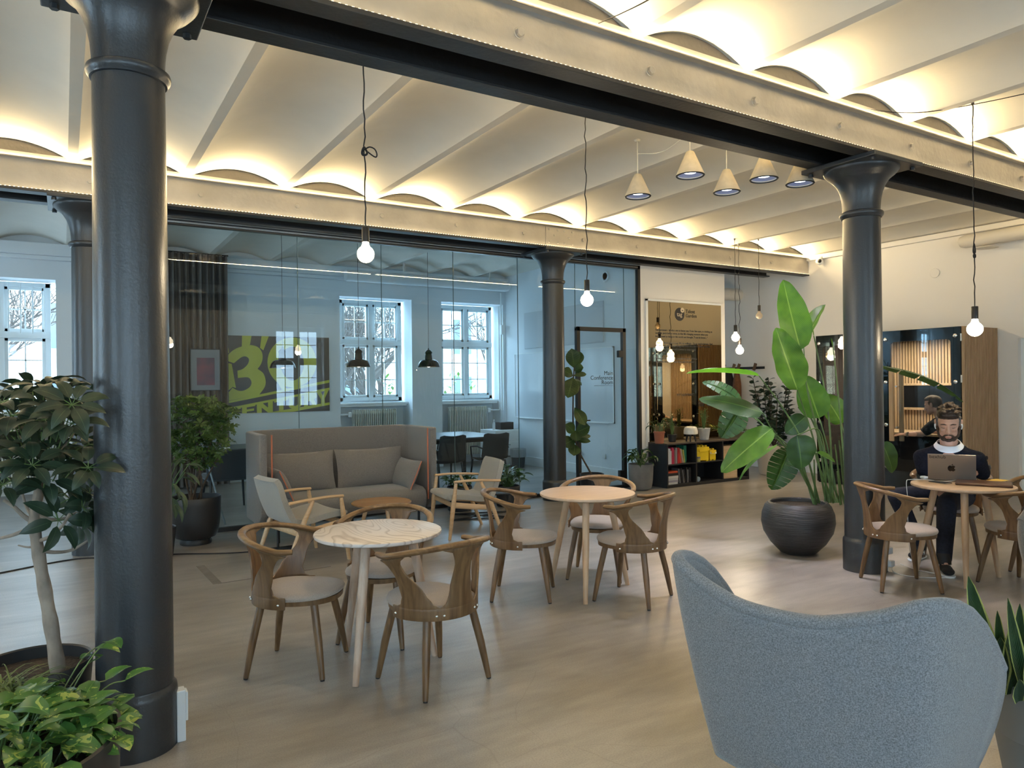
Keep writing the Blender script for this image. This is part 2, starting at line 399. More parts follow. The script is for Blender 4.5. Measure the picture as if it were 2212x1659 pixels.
# ---- double riveted steel beams on iron columns
def beam_paint(name, c, metal, rough):
    return mat(name, c, rough, metal, var=.12, vscale=3.0, bump=.0022, bscale=26, stretch=(1, 1, 1))
SILV = beam_paint('silver_beam_paint', (.33, .315, .295), .55, .36)
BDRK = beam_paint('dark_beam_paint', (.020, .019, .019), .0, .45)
LEDM = emis('led_tape', (1.0, .80, .46), 7.0)
def beam(yb, xe, label, splice=None, lx=None):
    root = thing('steel_beam', label, 'beam', (0, yb, 3.40))
    bx0 = X0
    mb = MB(); mb.box(bx0, xe, -.222, -.206, .018, .335).box(bx0, xe, -.275, -.14, .30, .332)
    mb.box(bx0, xe, -.275, -.262, .30, .345)
    mb.build('web', SILV, root, smooth=False, bevel=.004)['label'] = 'silver painted web with top flange'
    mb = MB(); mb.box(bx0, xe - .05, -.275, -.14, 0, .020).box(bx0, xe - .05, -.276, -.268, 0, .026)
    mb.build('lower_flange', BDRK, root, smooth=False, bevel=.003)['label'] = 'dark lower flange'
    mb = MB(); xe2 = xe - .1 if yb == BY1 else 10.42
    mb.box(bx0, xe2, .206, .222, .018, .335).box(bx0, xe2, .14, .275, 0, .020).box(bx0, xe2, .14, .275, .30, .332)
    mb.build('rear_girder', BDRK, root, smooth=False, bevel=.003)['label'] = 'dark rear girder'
    mb = MB().box(bx0, xe, -.14, .14, .30, .31); mb.build('cover_plate', BDRK, root, smooth=False)
    mb = MB().box(bx0, xe, -.2755, -.2725, .30, .347)  # added lip that keeps the led light off the vault infill
    if yb == BY1: mb.box(bx0, xe, .2725, .2755, .30, .347)
    mb.build('led_shield_lip', SILV, root, smooth=False)
    mb = MB()
    for q in range(int(bx0 * 30), int(xe * 30)):
        mb.box(q / 30, q / 30 + .012, -.270, -.262, .0265, .029)
    mb.build('led_tape', LEDM, root, smooth=False)
    # hexagon bolts
    for k in range(-8, 12):
        xb = 2.187 + k * PER
        if not (bx0 < xb < xe - .05): continue
        if splice and splice[0] - .06 < xb < splice[1] - .05 and yb == BY2: continue
        b = MB(); M = Matrix.Translation((xb, -.222, .162)) @ Matrix.Rotation(pi / 2, 4, 'X') @ Matrix.Rotation(random.random(), 4, 'Z')
        hx = [(cos(a * pi / 3) * .026, sin(a * pi / 3) * .026) for a in range(6)]
        b.prism(hx, 0, .024, M)
        b.prism([(cos(a * pi / 6) * .034, sin(a * pi / 6) * .034) for a in range(12)], 0, .004, M)
        b.build('bolt', SILV, root, bevel=.002)
    if splice:
        p = MB().box(splice[0], splice[1], -.234, -.222, .045, .288); sp = p.build('splice_plate', SILV, root, smooth=False, bevel=.003)
        w = splice[1] - splice[0]
        for ux, uz in ((.1, .85), (.4, .85), (.62, .85), (.9, .85), (.28, .55), (.78, .5), (.1, .15), (.4, .15), (.62, .15), (.9, .15)):
            MB().ball((splice[0] + ux * w, -.236, .045 + uz * .243), .014, 10, 6).build('rivet', SILV, sp)
    return root
random.seed(3)
beam(BY1 - 4.531, 11.0, 'silver double steel beam behind the viewer, seen only in reflections', None)
beam(BY1, 11.0, 'silver double steel beam nearest the viewer, crossing the top of the picture', None)
beam(BY2, 10.98, 'silver double steel beam further back above the glass partition', (5.47, 5.95))
IRON = mat('iron_column_paint', (.028, .031, .035), .34, 0.1, var=.10, vscale=2, bump=.0010, bscale=85, spec=.6)
CX1, CX2 = .2612, 5.7366
def column(x, y, label):
    root = thing('iron_column', label, 'column', (x, y, 0), group='cast iron columns')
    mb = MB(); mb.lathe([(.170, .0), (.171, .24), (.168, .262), (.158, .272), (.157, .28)], n=56); mb.build('plinth', IRON, root)
    mb = MB(); mb.lathe([(.1555, .272), (.1555, .5), (.154, 1.2), (.1495, 2.2), (.146, 2.955)], n=56); mb.build('shaft', IRON, root)
    mb = MB(); mb.lathe([(.147, 2.955), (.156, 2.958), (.160, 2.966), (.168, 2.975), (.172, 2.990), (.168, 3.004), (.158, 3.010), (.148, 3.014)], n=56)
    mb.build('collar', IRON, root)
    pr = [(.146, 3.012), (.147, 3.05), (.152, 3.11), (.164, 3.17), (.185, 3.225), (.213, 3.27), (.228, 3.287), (.234, 3.290), (.240, 3.297), (.262, 3.312), (.286, 3.338), (.294, 3.352), (.294, 3.362)]
    mb = MB(); mb.lathe(pr, n=56); mb.build('capital', IRON, root)
    mb = MB(); mb.box(-.335, .335, -.335, .335, 3.362, 3.400); pl = mb.build('head_plate', IRON, root, smooth=False, bevel=.006)
    for a in (-1, 1):
        for b in (-1, 1): MB().lathe([(.02, 0), (.02, .022), (.012, .03)], (a * .28, b * .28, 3.338), n=6).build('bolt', IRON, pl)
    return root
column(CX1, BY1, 'dark grey iron column in the left foreground beside the potted tree')
column(CX2, BY1, 'dark grey iron column on the right beside the big leafy plant')
column(CX1 - .04, BY2, 'dark grey iron column at the left, mostly hidden behind the foreground column')
column(CX2, BY2, 'slim dark grey iron column standing before the glass conference room')
# ---- glass partition and door
GLASS = glass_mat('partition_glass', (.90, .965, .99), 1.0, 1.48)
FRM = mat('dark_frame', (.020, .018, .017), .35)
GY = 8.5
gp = thing('glass_partition', 'frameless glass partition with black rails under the far beam', 'glass wall', (0, GY, 0))
MB().box(.62, 7.60, -.03, .03, 0, .045).build('floor_rail', FRM, gp, smooth=False)
MB().box(.62, 7.60, -.03, .03, 3.345, 3.40).box(7.55, 7.60, -.03, .03, 0, 3.40).build('frame', FRM, gp, smooth=False)
MB().box(.62, 7.55, -.036, -.03, 3.362, 3.38).build('track', CHROME, gp, smooth=False)
jx = [.64, 2.335, 3.37, 4.37, 5.37, 6.36]
for a, b in zip(jx, jx[1:]):
    MB().box(a + .003, b - .003, -.006, .006, .045, 3.35).build('glass_pane', GLASS, gp, smooth=False)
MB().box(6.363, 7.285, -.006, .006, 2.42, 3.35).build('glass_pane', GLASS, gp, smooth=False)
MB().box(7.288, 7.55, -.006, .006, .045, 3.35).build('glass_pane', GLASS, gp, smooth=False)
EDGE = mat('glass_edge', (.10, .17, .18), .3)
for q in jx[1:] + [7.287]:
    MB().box(q - .003, q + .003, -.006, .006, .045 if q < 6 else (2.4 if q < 7.2 else 2.4), 3.35).build('joint', EDGE, gp, smooth=False)
gd = thing('glass_door', 'framed glass door lettered Main Conference Room', 'door', (6.36, GY - .012, 0))
DW = .925
MB().box(0, .058, -.03, .03, 0, 2.42).box(DW - .058, DW, -.03, .03, 0, 2.42).box(0, DW, -.03, .03, 2.362, 2.42).build('door_frame', FRM, gd, smooth=False, bevel=.002)
MB().box(.062, DW - .062, -.005, .005, .012, 2.35).build('door_pane', GLASS, gd, smooth=False)
for z in (.16, 1.98): MB().box(DW - .135, DW - .05, -.03, .03, z, z + .105).build('hinge', BLKP, gd, smooth=False, bevel=.006)
mb = MB(); mb.box(.06, .13, -.045, -.01, 1.02, 1.075); mb.tube([(.10, -.03, 1.05), (.10, -.075, 1.05), (.19, -.075, 1.05)], .011, 10); mb.build('handle', BLKP, gd, bevel=.002)
INK = mat('black_lettering', (.012, .012, .014), .5)
def wallM(x, y, z, rz=0): return Matrix.Translation((x, y, z)) @ Matrix.Rotation(rz, 4, 'Z') @ Matrix.Rotation(pi / 2, 4, 'X')
xr = onY(1324, 810, GY - .02).x - 6.36
for i, wd in enumerate(('Main', 'Conference', 'Room')):
    text('lettering', wd, .088, INK, gd, wallM(xr, -.009, 1.714 - i * .0695), 'RIGHT', space=1.02)
MB().box(xr - .36, xr, -.012, -.006, 1.553, 1.557).build('lettering_underline', INK, gd, smooth=False)

q1, q2 = onZ(432, 1222), onZ(470, 1261); d_3 = (q2 - q1).normalized(); M_ = Matrix((d_3, Vector((0, 0, 1)).cross(d_3), Vector((0, 0, 1)))).transposed().to_4x4(); M_.translation = q1
mb = MB().box(0, (q2 - q1).length, -.035, .035, 0, .0012, M=M_)
q3 = onZ(715, 1224); d_3 = (q3 - q2).normalized(); M_ = Matrix((d_3, Vector((0, 0, 1)).cross(d_3), Vector((0, 0, 1)))).transposed().to_4x4(); M_.translation = q2
mb.box(0, (q3 - q2).length, -.012, .012, 0, .0010, M=M_)
struct('trim_40', mb, mat('old_floor_repair', (.16, .145, .125), .5, var=.2, vscale=9), 'darker repair strip let into the concrete floor', smooth=False)
# ================================================================== chairs and cafe tables
SEATF = fabric('beige_wool', (.330, .275, .235), .16, 330.)
GREYF = fabric('grey_melange_wool', (.175, .165, .155), .30, 260.)
BLUEF = fabric('blue_grey_melange_wool', (.205, .245, .285), .38, 210.)
PALEF = fabric('pale_grey_wool', (.33, .31, .27), .16, 330.)
def make_oak_chair(label, loc, rz, group):
    t = thing('oak_chair', label, 'chair', loc, rz, group)
    RW, RB, ZT, ZB = .302, .297, .726, .794
    def rail(a):     # a in degrees, 0 = back, +-90 sides
        q = radians(a); return Vector((-RB * cos(q), RW * sin(q), ZT + (ZB - ZT) * cos(q) - .012))
    pts = [Vector((.085, -RW + .012, ZT - .012)), Vector((.05, -RW + .003, ZT - .012))] + [rail(a) for a in range(-90, 91, 6)] + [Vector((.05, RW - .003, ZT - .012)), Vector((.085, RW - .012, ZT - .012))]
    rs = [.0165] + [.020] * (len(pts) - 2) + [.0165]
    MB().tube(pts, rs, 12, sq=(.82, 1.12), up=(0, 0, 1)).build('armrest_rail', OAKX, t)
    def low(a):
        q = radians(a); return Vector((-.240 * cos(q) - .005, .240 * sin(q), .447))
    def S_(a, v):
        lo = low(a); hi = rail(a); hi.z -= .012
        p = lo.lerp(hi, v); bow = .016 * sin(pi * min(1, max(0, v)))
        q = radians(a); return p - Vector((-cos(q), sin(q), 0)) * bow
    def strip(ac, hw):
        rows = []
        for i in range(15):
            v = .99 * i / 14; c = interp(ac[0], ac[1], v); w = degrees_(interp(hw[0], hw[1], v))
            rows.append([S_(c + w * (j / 4 - 1), v) for j in range(9)])
        return rows
    degrees_ = lambda m_: m_ / .265 * 57.3
    hb = ([0, .10, .28, .70, .90, 1], [.135, .092, .076, .052, .066, .125])
    hs = ([0, .08, .25, .70, .88, 1], [.150, .100, .074, .037, .042, .085])
    MB().grid(strip(([0, 1], [0, 0]), hb)).build('back_upright', OAK, t, solid=.011, bevel=.003, offs=0)
    for s in (-1, 1):
        MB().grid(strip(([0, 1], [s * 58, s * 82]), hs)).build('arm_upright', OAK, t, solid=.011, bevel=.003, offs=0)
    rows = []
    for z in (.388, .412, .436, .452):
        rows.append([Vector((-.240 * cos(radians(a)) - .005, .240 * sin(radians(a)), z)) for a in range(-96, 97, 8)])
    MB().grid(rows).build('seat_skirt', OAK, t, solid=.011, bevel=.003, offs=0)
    def sq(r, n=36, fx=.262, bx=.210, w=.222):
        out = []
        for k in range(n):
            a = 2 * pi * k / n; c, s = cos(a), sin(a); e = 2 / 2.5
            X = abs(c) ** e * (1 if c > 0 else -1); Y = abs(s) ** e * (1 if s > 0 else -1)
            out.append((X * (fx if c > 0 else bx) * r, Y * w * r * (1 - .05 * X)))
        return out
    mb = MB(); n = 36; rows = [(.84, .394), (.96, .398), (.97, .426)]
    mb.add([(x, y, z) for r, z in rows for x, y in sq(r)], [(i * n + j, i * n + (j + 1) % n, (i + 1) * n + (j + 1) % n, (i + 1) * n + j) for i in range(2) for j in range(n)] + [tuple(range(n))[::-1], tuple(range(2 * n, 3 * n))])
    mb.build('seat_frame', OAK, t)
    mb = MB(); rows = [(.90, .424), (.985, .428), (1.0, .438), (.985, .450), (.93, .460), (.80, .467), (.5, .470), (.001, .468)]
    k = len(rows)
    mb.add([(x, y, z + .006 * (x * x - y * y) / .06) for r, z in rows for x, y in sq(r)], [(i * n + j, i * n + (j + 1) % n, (i + 1) * n + (j + 1) % n, (i + 1) * n + j) for i in range(k - 1) for j in range(n)] + [tuple(range(n))[::-1]])
    mb.build('seat_cushion', SEATF, t)
    for sx in (-1, 1):
        for sy in (-1, 1):
            mb = MB().tube([(sx * .148, sy * .148, .402), (sx * .185, sy * .185, .20), (sx * .214, sy * .214, .008)], [.0215, .021, .0145], 14)
            l = mb.build('leg', OAK, t)
            MB().tube([(sx * .214, sy * .214, .008), (sx * .2148, sy * .2148, 0)], [.0125, .012], 10).build('foot_cap', BLKP, l)
    for a in (-88, -33, -24, 24, 33, 88):
        p = Vector((-.249 * cos(radians(a)) - .005, .249 * sin(radians(a)), .416))
        MB().ball(p, (.008, .008, .008), 10, 6).build('bolt', CHROME, t)
    return t
CH = 'smoked oak chairs at the round tables'
A = radians
ch = make_oak_chair('smoked oak chair at the left of the nearest round table, facing it', (1.130, 4.184, 0), A(-36), CH)
dup(ch, (1.697, 3.588, 0), A(102), 'smoked oak chair nearest the viewer, seen from behind at the nearest round table')
dup(ch, (1.727, 4.372, 0), A(-136), 'smoked oak chair behind the nearest round table, its rail rising over the table top')
dup(ch, (2.950, 4.633, 0), A(-38), 'smoked oak chair left of the middle round table, its arm touching the table edge')
dup(ch, (3.770, 4.762, 0), A(-138), 'smoked oak chair behind the middle round table, towards the bookshelf')
dup(ch, (3.575, 4.100, 0), A(115), 'smoked oak chair right of the middle round table, seen from behind')
dup(ch, (5.500, 3.200, 0), A(-38), 'empty smoked oak chair in front of the right-hand column')
dup(ch, (6.800, 3.480, 0), A(207), 'smoked oak chair the bearded man sits on')
dup(ch, (6.86, 2.72, 0), A(180), 'smoked oak chair at the right picture edge with a black bag on its seat')
dup(ch, (6.25, 2.66, 0), A(75), 'smoked oak chair at the right picture edge, cut off, nearest side of the third table')
def ring_wood(name, c1, c2, cx=.5, cy=.9):
    M = bpy.data.materials.new(name); M.use_nodes = True; nt = M.node_tree; N = nt.nodes; L = nt.links; b = N['Principled BSDF']
    tc = N.new('ShaderNodeTexCoord'); mp = N.new('ShaderNodeMapping'); mp.inputs['Scale'].default_value = (1.0, .28, 1); mp.inputs['Location'].default_value = (cx, cy, 0)
    mp.inputs['Rotation'].default_value = (0, 0, .5)
    n = N.new('ShaderNodeTexNoise'); n.inputs['Scale'].default_value = 3.2; n.inputs['Detail'].default_value = 1.5
    L.new(tc.outputs['Object'], mp.inputs[0]); L.new(mp.outputs[0], n.inputs[0])
    mu = N.new('ShaderNodeMath'); mu.operation = 'MULTIPLY'; mu.inputs[1].default_value = 26; L.new(n.outputs[0], mu.inputs[0])
    fr = N.new('ShaderNodeMath'); fr.operation = 'FRACT'; L.new(mu.outputs[0], fr.inputs[0])
    cr = N.new('ShaderNodeValToRGB'); e = cr.color_ramp.elements; e[0].position = .0; e[0].color = (*c2, 1); e[1].position = .28; e[1].color = (*c1, 1)
    q = e.new(.9); q.color = (*c1, 1); q = e.new(1.0); q.color = (*c2, 1)
    L.new(fr.outputs[0], cr.inputs[0]); L.new(cr.outputs[0], b.inputs['Base Color']); b.inputs['Roughness'].default_value = .33
    return M
TOPW = ring_wood('ash_table_veneer_highlit', (.64, .56, .50), (.40, .32, .27))  # whitish tone stands in for window highlights on the wood
TOPL = wood('beech_table_veneer', (.50, .34, .22), (.58, .42, .29), .36, 0, 10)
def cafe_table(x, y, angs, top, leg, label, r=.366, h=.758):
    t = thing('round_table', label, 'table', (x, y, 0), group='round cafe tables')
    MB().lathe([(r - .016, h - .026), (r - .003, h - .020), (r, h - .012), (r - .002, h - .003), (r - .010, h), (.001, h)], n=72).build('tabletop', top, t)
    MB().lathe([(.20, h - .05), (.205, h - .026)], n=36).build('leg_plate', leg, t)
    for a, rr in angs:
        a = radians(a); c, s = cos(a), sin(a)
        MB().tube([(c * .19, s * .19, h - .03), (c * lerp(.19, rr, .5), s * lerp(.19, rr, .5), .37), (c * rr, s * rr, 0)], [.027, .025, .017], 16).build('leg', leg, t)
    return t
cafe_table(1.545, 3.985, ((-132, .36), (-18, .32), (104, .34)), TOPW, ASH2, 'round pale wooden table nearest the viewer, empty, with three oak chairs')
cafe_table(3.425, 4.445, ((-131, .36), (105, .37), (-8, .355)), TOPL, ASH, 'round pale wooden table in the middle, empty, under a hanging bulb')
cafe_table(6.10, 3.03, ((-150, .31), (107, .34), (-25, .31)), TOPL, ASH, 'round pale wooden table with the open laptop on it')
# ================================================================== high-back sofa
def cushion(mb, c, sx, sy, sz, M, n=12, p=2.6):
    rows = []
    for i in range(n + 1):
        u = -1 + 2 * i / n; row = []
        for j in range(n + 1):
            v = -1 + 2 * j / n; row.append((u, v))
        rows.append(row)
    for s in (-1, 1):
        R = []
        for r in rows:
            R.append([M @ Vector((sx * u * (1 - .05 * (1 - v * v) * abs(u)), sy * v * (1 - .07 * (1 - u * u) * abs(v)), s * sz * (max(0, (1 - abs(u) ** p)) * max(0, (1 - abs(v) ** p))) ** .55)) + Vector(c) for u, v in r])
        if s < 0: R = [r[::-1] for r in R]
        mb.grid(R, uv=False)
    mb.uv = {}
    return mb
PIPING = mat('orange_piping', (.45, .13, .06), .6)
def sofa():
    X0_, X1_, YF, YB = 1.73, 3.53, 7.46, 8.24
    t = thing('high_back_sofa', 'grey high-backed two-seat sofa with orange piping by the glass wall', 'sofa', (2.63, 7.85, 0))
    T = Matrix.Translation((-2.63, -7.85, 0)); th = .075; zb, zt = .19, 1.115
    # wrap-around screen, u-shaped plan, rounded rear corners
    pl = []; r = .16
    pl += [(X0_, YF + .0)]; pl += [(X0_, YB - r)]
    for k in range(1, 6): a = pi - k * pi / 12; pl.append((X0_ + r + r * cos(a), YB - r + r * sin(a)))
    for k in range(0, 6): a = pi / 2 - k * pi / 10; pl.append((X1_ - r + r * cos(a), YB - r + r * sin(a)))
    pl.append((X1_, YF))
    dense = []
    for a, b in zip(pl, pl[1:]):
        n = max(1, int((Vector(a) - Vector(b)).length / .12))
        dense += [tuple(Vector(a).lerp(Vector(b), k / n)) for k in range(n)]
    dense.append(pl[-1])
    def bot(i):    # bottom corners of the side screens are cut round
        x, y = dense[i]; d = y - YF; return zb + (.10 * max(0, 1 - d / .16) ** 2)
    rows = []
    for k in range(9):
        v = k / 8; rows.append([T @ Vector((x, y, lerp(bot(i), zt, v))) for i, (x, y) in enumerate(dense)])
    mb = MB(); mb.grid(rows)
    o = mb.build('screen', GREYF, t, solid=th, bevel=.018, offs=-1, seg=3); o['label'] = 'tall grey wrap-around back and sides'
    rows = [[p + Vector((-.004 if i < 8 else (.004 if i > len(dense) - 8 else 0), 0, 0)) for i, p in enumerate(r_2)] for r_2 in rows]
    blue = MB(); blue.grid([[T @ Vector((X0_ - .005, lerp(YF + .015, YB - r, j / 6), lerp(zb + .03, zt - .02, i / 6))) for j in range(7)] for i in range(7)])
    for xs_, sg in ((X0_ + th * .55, 1), (X1_ - th * .55, -1)):
        MB().tube([T @ Vector((xs_, YF - .006, zb + .12)), T @ Vector((xs_, YF - .006, .7)), T @ Vector((xs_, YF - .006, zt - .005))], .008, 8).build('piping', PIPING, t)
    # seat: one long upholstered bench
    sx0, sx1 = X0_ + th, X1_ - th; prof = [(YB - th, .20), (YF + .05, .20), (YF - .005, .215), (YF - .03, .28), (YF - .035, .36), (YF - .01, .415), (YF + .06, .445), (YF + .3, .452), (YB - th, .44)]
    rows = []
    for i in range(13):
        x = lerp(sx0, sx1, i / 12); rows.append([T @ Vector((x, y, z)) for y, z in prof])
    mb = MB(); mb.grid(rows); mb.build('seat', GREYF, t, ang=60)
    for i, (xa, xb) in enumerate(((sx0 + .02, 2.60), (2.61, sx1 - .03))):
        Mx = Matrix.Rotation(radians(76), 4, 'X') @ Matrix.Rotation(radians(0), 4, 'Z')
        mb = cushion(MB(), T @ Vector(((xa + xb) / 2, YB - .22, .645)), (xb - xa) / 2, .235, .085, Mx)
        mb.build('back_cushion', GREYF, t, ang=80)
    for s, xx in ((1, sx0 + .11), (-1, sx1 - .11)):
        Mx = Matrix.Rotation(s * radians(66), 4, 'Y') @ Matrix.Rotation(pi / 2, 4, 'Z')
        mb = cushion(MB(), T @ Vector((xx, YF + .30, .585)), .31, .175, .07, Mx @ Matrix.Rotation(0, 4, 'Z'))
        c = mb.build('arm_cushion', GREYF, t, ang=80)
        ends = [T @ Vector((xx, YF + .30, .585)) + (Mx @ Vector((-.30, v, 0))) for v in (-.17, 0, .17)]
        MB().tube(ends, .006, 8).build('piping', PIPING, c)
    for x in (X0_ + .12, X1_ - .12, 2.63):
        for y in (YF + .08, YB - .12):
            p = T @ Vector((x, y, 0)); MB().tube([p, p + Vector((0, 0, .2))], .014, 10).build('leg', BLACK, t)
    return t
sofa()
# ================================================================== lounge armchairs
LOAK = wood('light_oak', (.52, .33, .17), (.62, .42, .24), .42, 0, 16)
def lounge(label, loc, rz):
    t = thing('lounge_armchair', label, 'armchair', loc, rz, 'pale wool armchairs by the sofa')
    W_ = .325
    for s in (-1, 1):
        MB().tube([(.30, s * W_, 0), (.255, s * W_, .36), (.225, s * W_, .575)], [.016, .026, .017], 12).build('front_leg', LOAK, t)
        MB().tube([(-.30, s * W_ * .95, 0), (-.17, s * W_, .33), (-.05, s * W_, .578)], [.016, .025, .016], 12).build('rear_leg', LOAK, t)
        MB().tube(spline([(-.27, s * W_ * .98, .575), (-.05, s * W_, .592), (.10, s * W_, .596), (.245, s * W_, .590)], 5), .017, 12, sq=(.8, 1.25), up=(0, 0, 1)).build('armrest', LOAK, t)
        MB().tube([(.265, s * W_ * .98, .355), (0, s * W_ * .95, .315), (-.20, s * W_ * .95, .295)], [.026, .024, .022], 10, sq=(1.2, .6), up=(0, 0, 1)).build('side_rail', LOAK, t)
    MB().tube([(.25, -W_, .345), (.25, W_, .345)], .022, 10, sq=(1.2, .6), up=(0, 0, 1)).build('front_rail', LOAK, t)
    MB().tube([(-.19, -W_ * .95, .30), (-.19, W_ * .95, .30)], .022, 10, sq=(1.2, .6), up=(0, 0, 1)).build('rear_rail', LOAK, t)
    # one-piece upholstered shell, seat into back
    side = spline([(.285, 0, .392), (.26, 0, .418), (.10, 0, .408), (-.08, 0, .375), (-.185, 0, .385), (-.235, 0, .45), (-.285, 0, .57), (-.335, 0, .735), (-.355, 0, .775)], 5)
    rows = []; n = len(side)
    for i, p in enumerate(side):
        w = interp([0, .1, .5, .8, 1], [.265, .292, .262, .252, .222], i / (n - 1))
        rows.append([Vector((p.x + .012 * (v / 4) ** 2, w * v / 4, p.z + (.010 if i < n * .5 else 0) * (v / 4) ** 2)) for v in range(-4, 5)])
    o = MB().grid(rows).build('seat_shell', PALEF, t, solid=.052, bevel=.022, offs=0, seg=3); o['label'] = 'pale upholstered seat and back in one piece'
    return t
L0 = lounge('pale wool armchair with wooden arms left of the coffee table, back towards the left', (1.87, 6.74, 0), radians(10))
dup(L0, (3.70, 6.95, 0), radians(172), 'pale wool armchair with wooden arms right of the coffee table, facing left')
t = thing('coffee_table', 'low round wooden coffee table between the armchairs before the sofa', 'coffee table', (2.72, 6.92, 0))
MB().lathe([(.28, .40), (.298, .408), (.30, .418), (.292, .425), (.001, .425)], n=56).build('tabletop', wood('oak_coffee_top', (.33, .18, .08), (.42, .25, .12), .4, 0, 12), t)
for a in (30, 150, 270):
    c, s = cos(radians(a)), sin(radians(a)); MB().tube([(c * .14, s * .14, .41), (c * .25, s * .25, 0)], [.022, .016], 10).build('leg', LOAK, t)
t = thing('side_table', 'black pedestal side table with flat steel foot behind the left armchair', 'side table', (1.80, 7.24, 0))
MB().box(-.20, .17, -.035, .035, 0, .022).build('foot', BLACK, t, smooth=False, bevel=.006)
MB().tube([(-.03, 0, .02), (-.03, 0, .37)], .012, 10).build('pole', BLACK, t)
MB().box(-.13, .10, -.10, .10, .37, .385).build('top', BLACK, t, smooth=False, bevel=.006)
t = thing('wire_bench', 'low bench on a crossed black wire frame behind the right armchair', 'bench', (4.28, 7.64, 0), radians(-20))
for s in (-1, 1):
    MB().tube([(-.36, s * .2, .28), (-.36, s * .2, .01), (.36, s * .2, .01), (.36, s * .2, .28)], .009, 8).build('wire_frame', BLACK, t)
MB().tube([(-.36, -.2, .012), (.36, .2, .012)], .008, 8).tube([(-.36, .2, .012), (.36, -.2, .012)], .008, 8).build('cross_wire', BLACK, t)
MB().box(-.38, .38, -.22, .22, .28, .30).build('seat_board', BLKP, t, smooth=False, bevel=.006)
# ================================================================== grey tub chair in the foreground
def tub_chair(label, loc, rz, f, wid=.490, dep=.60, hc=.845, hw=.945, name='tub_chair'):
    t = thing(name, label, 'armchair', loc, rz, None)
    def surf(s, v, inset=0):   # s -1..1 along the wrap (right .. left), v 0..1 bottom..rim
        a = s * 1.0
        L_ = abs(s)
        # plan: flat-ish back then turned wings
        if L_ < .62: y = s / .62 * wid * .80; x = -.05 * (1 - (s / .62) ** 2)
        else:
            q = (L_ - .62) / .38; ang = q * radians(98); rr = .175
            y = (1 if s > 0 else -1) * (wid * .80 + rr * sin(min(ang, pi / 2)) * .62); x = rr * (1 - cos(ang)) + max(0, q - .40) * .62
        top = interp([0, .20, .45, .66, .80, .92, 1], [hc, hc + .004, hc + .045, hw + .002, hw + .012, hw - .05, hw - .30], L_)
        z = lerp(.22, top, v); k = 1 - .22 * (1 - v) ** 1.6
        lean = -.13 * v + .055
        return Vector((x * k + lean, y * k, z))
    rows = [[surf(-1 + 2 * j / 48, i / 14) for j in range(49)] for i in range(15)]
    def soft(r_1):
        for _ in range(6): r_1 = [r_1[0]] + [r_1[j - 1] * .25 + r_1[j] * .5 + r_1[j + 1] * .25 for j in range(1, len(r_1) - 1)] + [r_1[-1]]
        return r_1
    rows = [soft(r_1) for r_1 in rows]
    o = MB().grid(rows).build('back_shell', f, t, solid=.042, bevel=.0, offs=1)
    rim = []
    for j in range(49):
        rim.append(rows[-1][j].copy())
    nrm = []
    for j, p in enumerate(rim):
        tg = rim[min(48, j + 1)] - rim[max(0, j - 1)]; nn = Vector((tg.y, -tg.x, 0)).normalized(); nrm.append(nn)
    cen = Vector((.3, 0, 0))
    r2 = []
    for p, nn in zip(rim, nrm):
        d_ = nn if nn.dot(cen - Vector((p.x, p.y, 0))) > 0 else -nn
        r2.append(p + d_ * .021 + Vector((0, 0, -.002)))
    MB().tube(r2, .024, 14).build('rolled_rim', f, t)
    pr = [(.15, .30), (.25, .30), (.30, .31), (.33, .36), (.32, .41), (.26, .45), (.05, .46), (.001, .46)]
    MB().lathe(pr, (.27, 0, 0), 40, sx=.85, sy=1.0).build('seat_cushion', f, t)
    MB().lathe([(.001, .23), (.20, .225), (.29, .24), (.30, .31)], (.24, 0, 0), 36, sx=.85).build('underside', f, t)
    for a in (45, 135, 225, 315):
        c, s = cos(radians(a)), sin(radians(a)); MB().tube([(.18 + c * .15, s * .15, .30), (.18 + c * .33, s * .33, 0)], [.02, .014], 10).build('leg', BLACK, t)
    return t
TUBF = fabric('grey_blue_felt', (.195, .205, .220), .38, 230.)
tub_chair('big blue-grey felt tub chair in the right foreground, seen from behind', (2.04, 1.56, 0), radians(12), TUBF)
tub_chair('grey felt tub chair cut off by the right picture edge', (5.82, 1.80, 0), radians(165), GREYF, .42)
